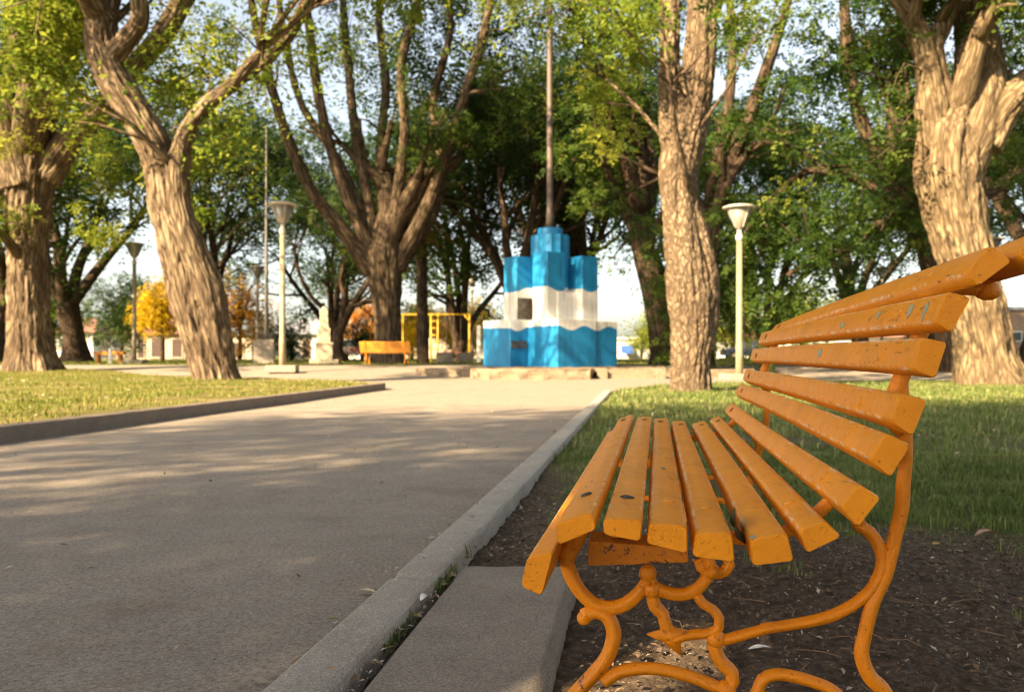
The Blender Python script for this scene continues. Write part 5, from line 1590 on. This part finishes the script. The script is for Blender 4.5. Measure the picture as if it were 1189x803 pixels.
# twigs on the soil
mb = MB()
r2 = random.Random(12)
for k in range(110):
    y = r2.uniform(1.5, 3.3); x = r2.uniform(kerb_r(y) + 0.56 if y < 2.6 else kerb_r(y) + 0.2, 2.4)
    a = r2.uniform(0, math.pi); l = r2.uniform(0.02, 0.10)
    p = Vector((x, y, 0.012)); q = p + Vector((math.cos(a) * l, math.sin(a) * l, 0.004))
    m_ = (p + q) / 2 + Vector((r2.gauss(0, 0.01), r2.gauss(0, 0.01), 0.004))
    mb.tube([p, m_, q], [0.0015, 0.0014, 0.0009], 5)
TWIG = simple('twig', (0.16, 0.10, 0.06), 0.85, 0.3, 40)
tag(mb.build('twigs', TWIG), 'thin broken twigs lying on the soil around the near bench', 'twigs', None, 'stuff')
# soil crumbs
mb = MB()
for k in range(2600):
    y = r2.uniform(1.4, 3.2); x = r2.uniform(kerb_r(y) + (0.57 if y < 2.6 else 0.18), 2.4)
    R = r2.uniform(0.003, 0.010) * (1.5 if r2.random() < 0.08 else 1)
    if dirt_amt(x, y) < 0.5: continue
    v, f = [], []
    base = [(0, 0, 1), (1, 0, 0), (0, 1, 0), (-1, 0, 0), (0, -1, 0), (0, 0, -1)]
    for bx_, by_, bz_ in base:
        s_ = R * r2.uniform(0.7, 1.3); v.append((x + bx_ * s_, y + by_ * s_, 0.006 + bz_ * s_ * 0.7))
    mb.add(v, [(0, 1, 2), (0, 2, 3), (0, 3, 4), (0, 4, 1), (5, 2, 1), (5, 3, 2), (5, 4, 3), (5, 1, 4)])
SOILC = simple('soil crumb', (0.08, 0.056, 0.037), 0.95, 0.4, 50)
tag(mb.build('soil_crumbs', SOILC), 'dark crumbs of soil around the near bench', 'soil', None, 'stuff')

def fallen_leaf(label, p, length, width, rz, col, curl=0.25, tilt=0.0):
    n = 10; V, Fc = [], []
    M3 = Matrix.Rotation(rz, 3, 'Z') @ Matrix.Rotation(tilt, 3, 'X')
    for i in range(n + 1):
        t = i / n
        w = width * 0.5 * math.sin(math.pi * min(1, t * 0.93 + 0.04)) ** 0.8
        for j in (-1, -0.5, 0, 0.5, 1):
            z = abs(j) * w * curl + length * 0.12 * math.sin(t * 3.0) * curl * 2
            V.append(Vector(p) + M3 @ Vector(((t - 0.5) * length, j * w, z)))
    for i in range(n):
        for j in range(4):
            k = i * 5 + j; Fc.append((k, k + 1, k + 6, k + 5))
    nv = len(V); V = V + [v - Vector((0, 0, 0.0008)) for v in V]
    Fc += [tuple(reversed([a + nv for a in f])) for f in Fc]
    mt = simple('dead leaf', col, 0.7, 0.25, 60)
    tag(link_mesh('fallen_leaf', V, Fc, mt, None, True), label, 'leaf', 'single fallen leaves')
def LP(px, py, z=0.012):
    x, y = GP(px, py, z); return (x, y, z)
fallen_leaf('curled pinkish brown leaf on the grass right of the near bench', LP(1146, 621, 0.03), 0.085, 0.035, 0.15, (0.34, 0.20, 0.12), 0.5)
fallen_leaf('small yellow leaf at the grass edge right of the near bench', LP(1088, 631, 0.02), 0.035, 0.022, 0.4, (0.42, 0.26, 0.06))
fallen_leaf('white feathery leaf on the soil behind the iron frame', LP(882, 752, 0.015), 0.05, 0.018, 0.2, (0.72, 0.70, 0.66))
fallen_leaf('whitish leaf lying on the edge of the concrete slab', LP(494, 695, 0.05), 0.032, 0.024, 0.9, (0.62, 0.58, 0.55), 0.6)
fallen_leaf('pale leaf on the path beside the right kerb', LP(427, 686, 0.012), 0.055, 0.018, 2.6, (0.50, 0.40, 0.25))
fallen_leaf('small brown leaf wedged beside the concrete slab', LP(469, 716, 0.02), 0.03, 0.022, 0.4, (0.30, 0.15, 0.06), 0.6)
fallen_leaf('olive green leaf on the path near the right kerb', LP(386, 718, 0.01), 0.03, 0.014, 0.1, (0.18, 0.16, 0.05))
c0 = (SLATS[4][2] + SLATS[5][2]) / 2 + BD * 0.10
fallen_leaf('dark olive leaf caught between two seat slats of the near bench', (c0.x - 0.004, c0.y, c0.z + 0.004), 0.09, 0.05, math.atan2(BD.y, BD.x), (0.06, 0.05, 0.015), 0.3, 1.2)
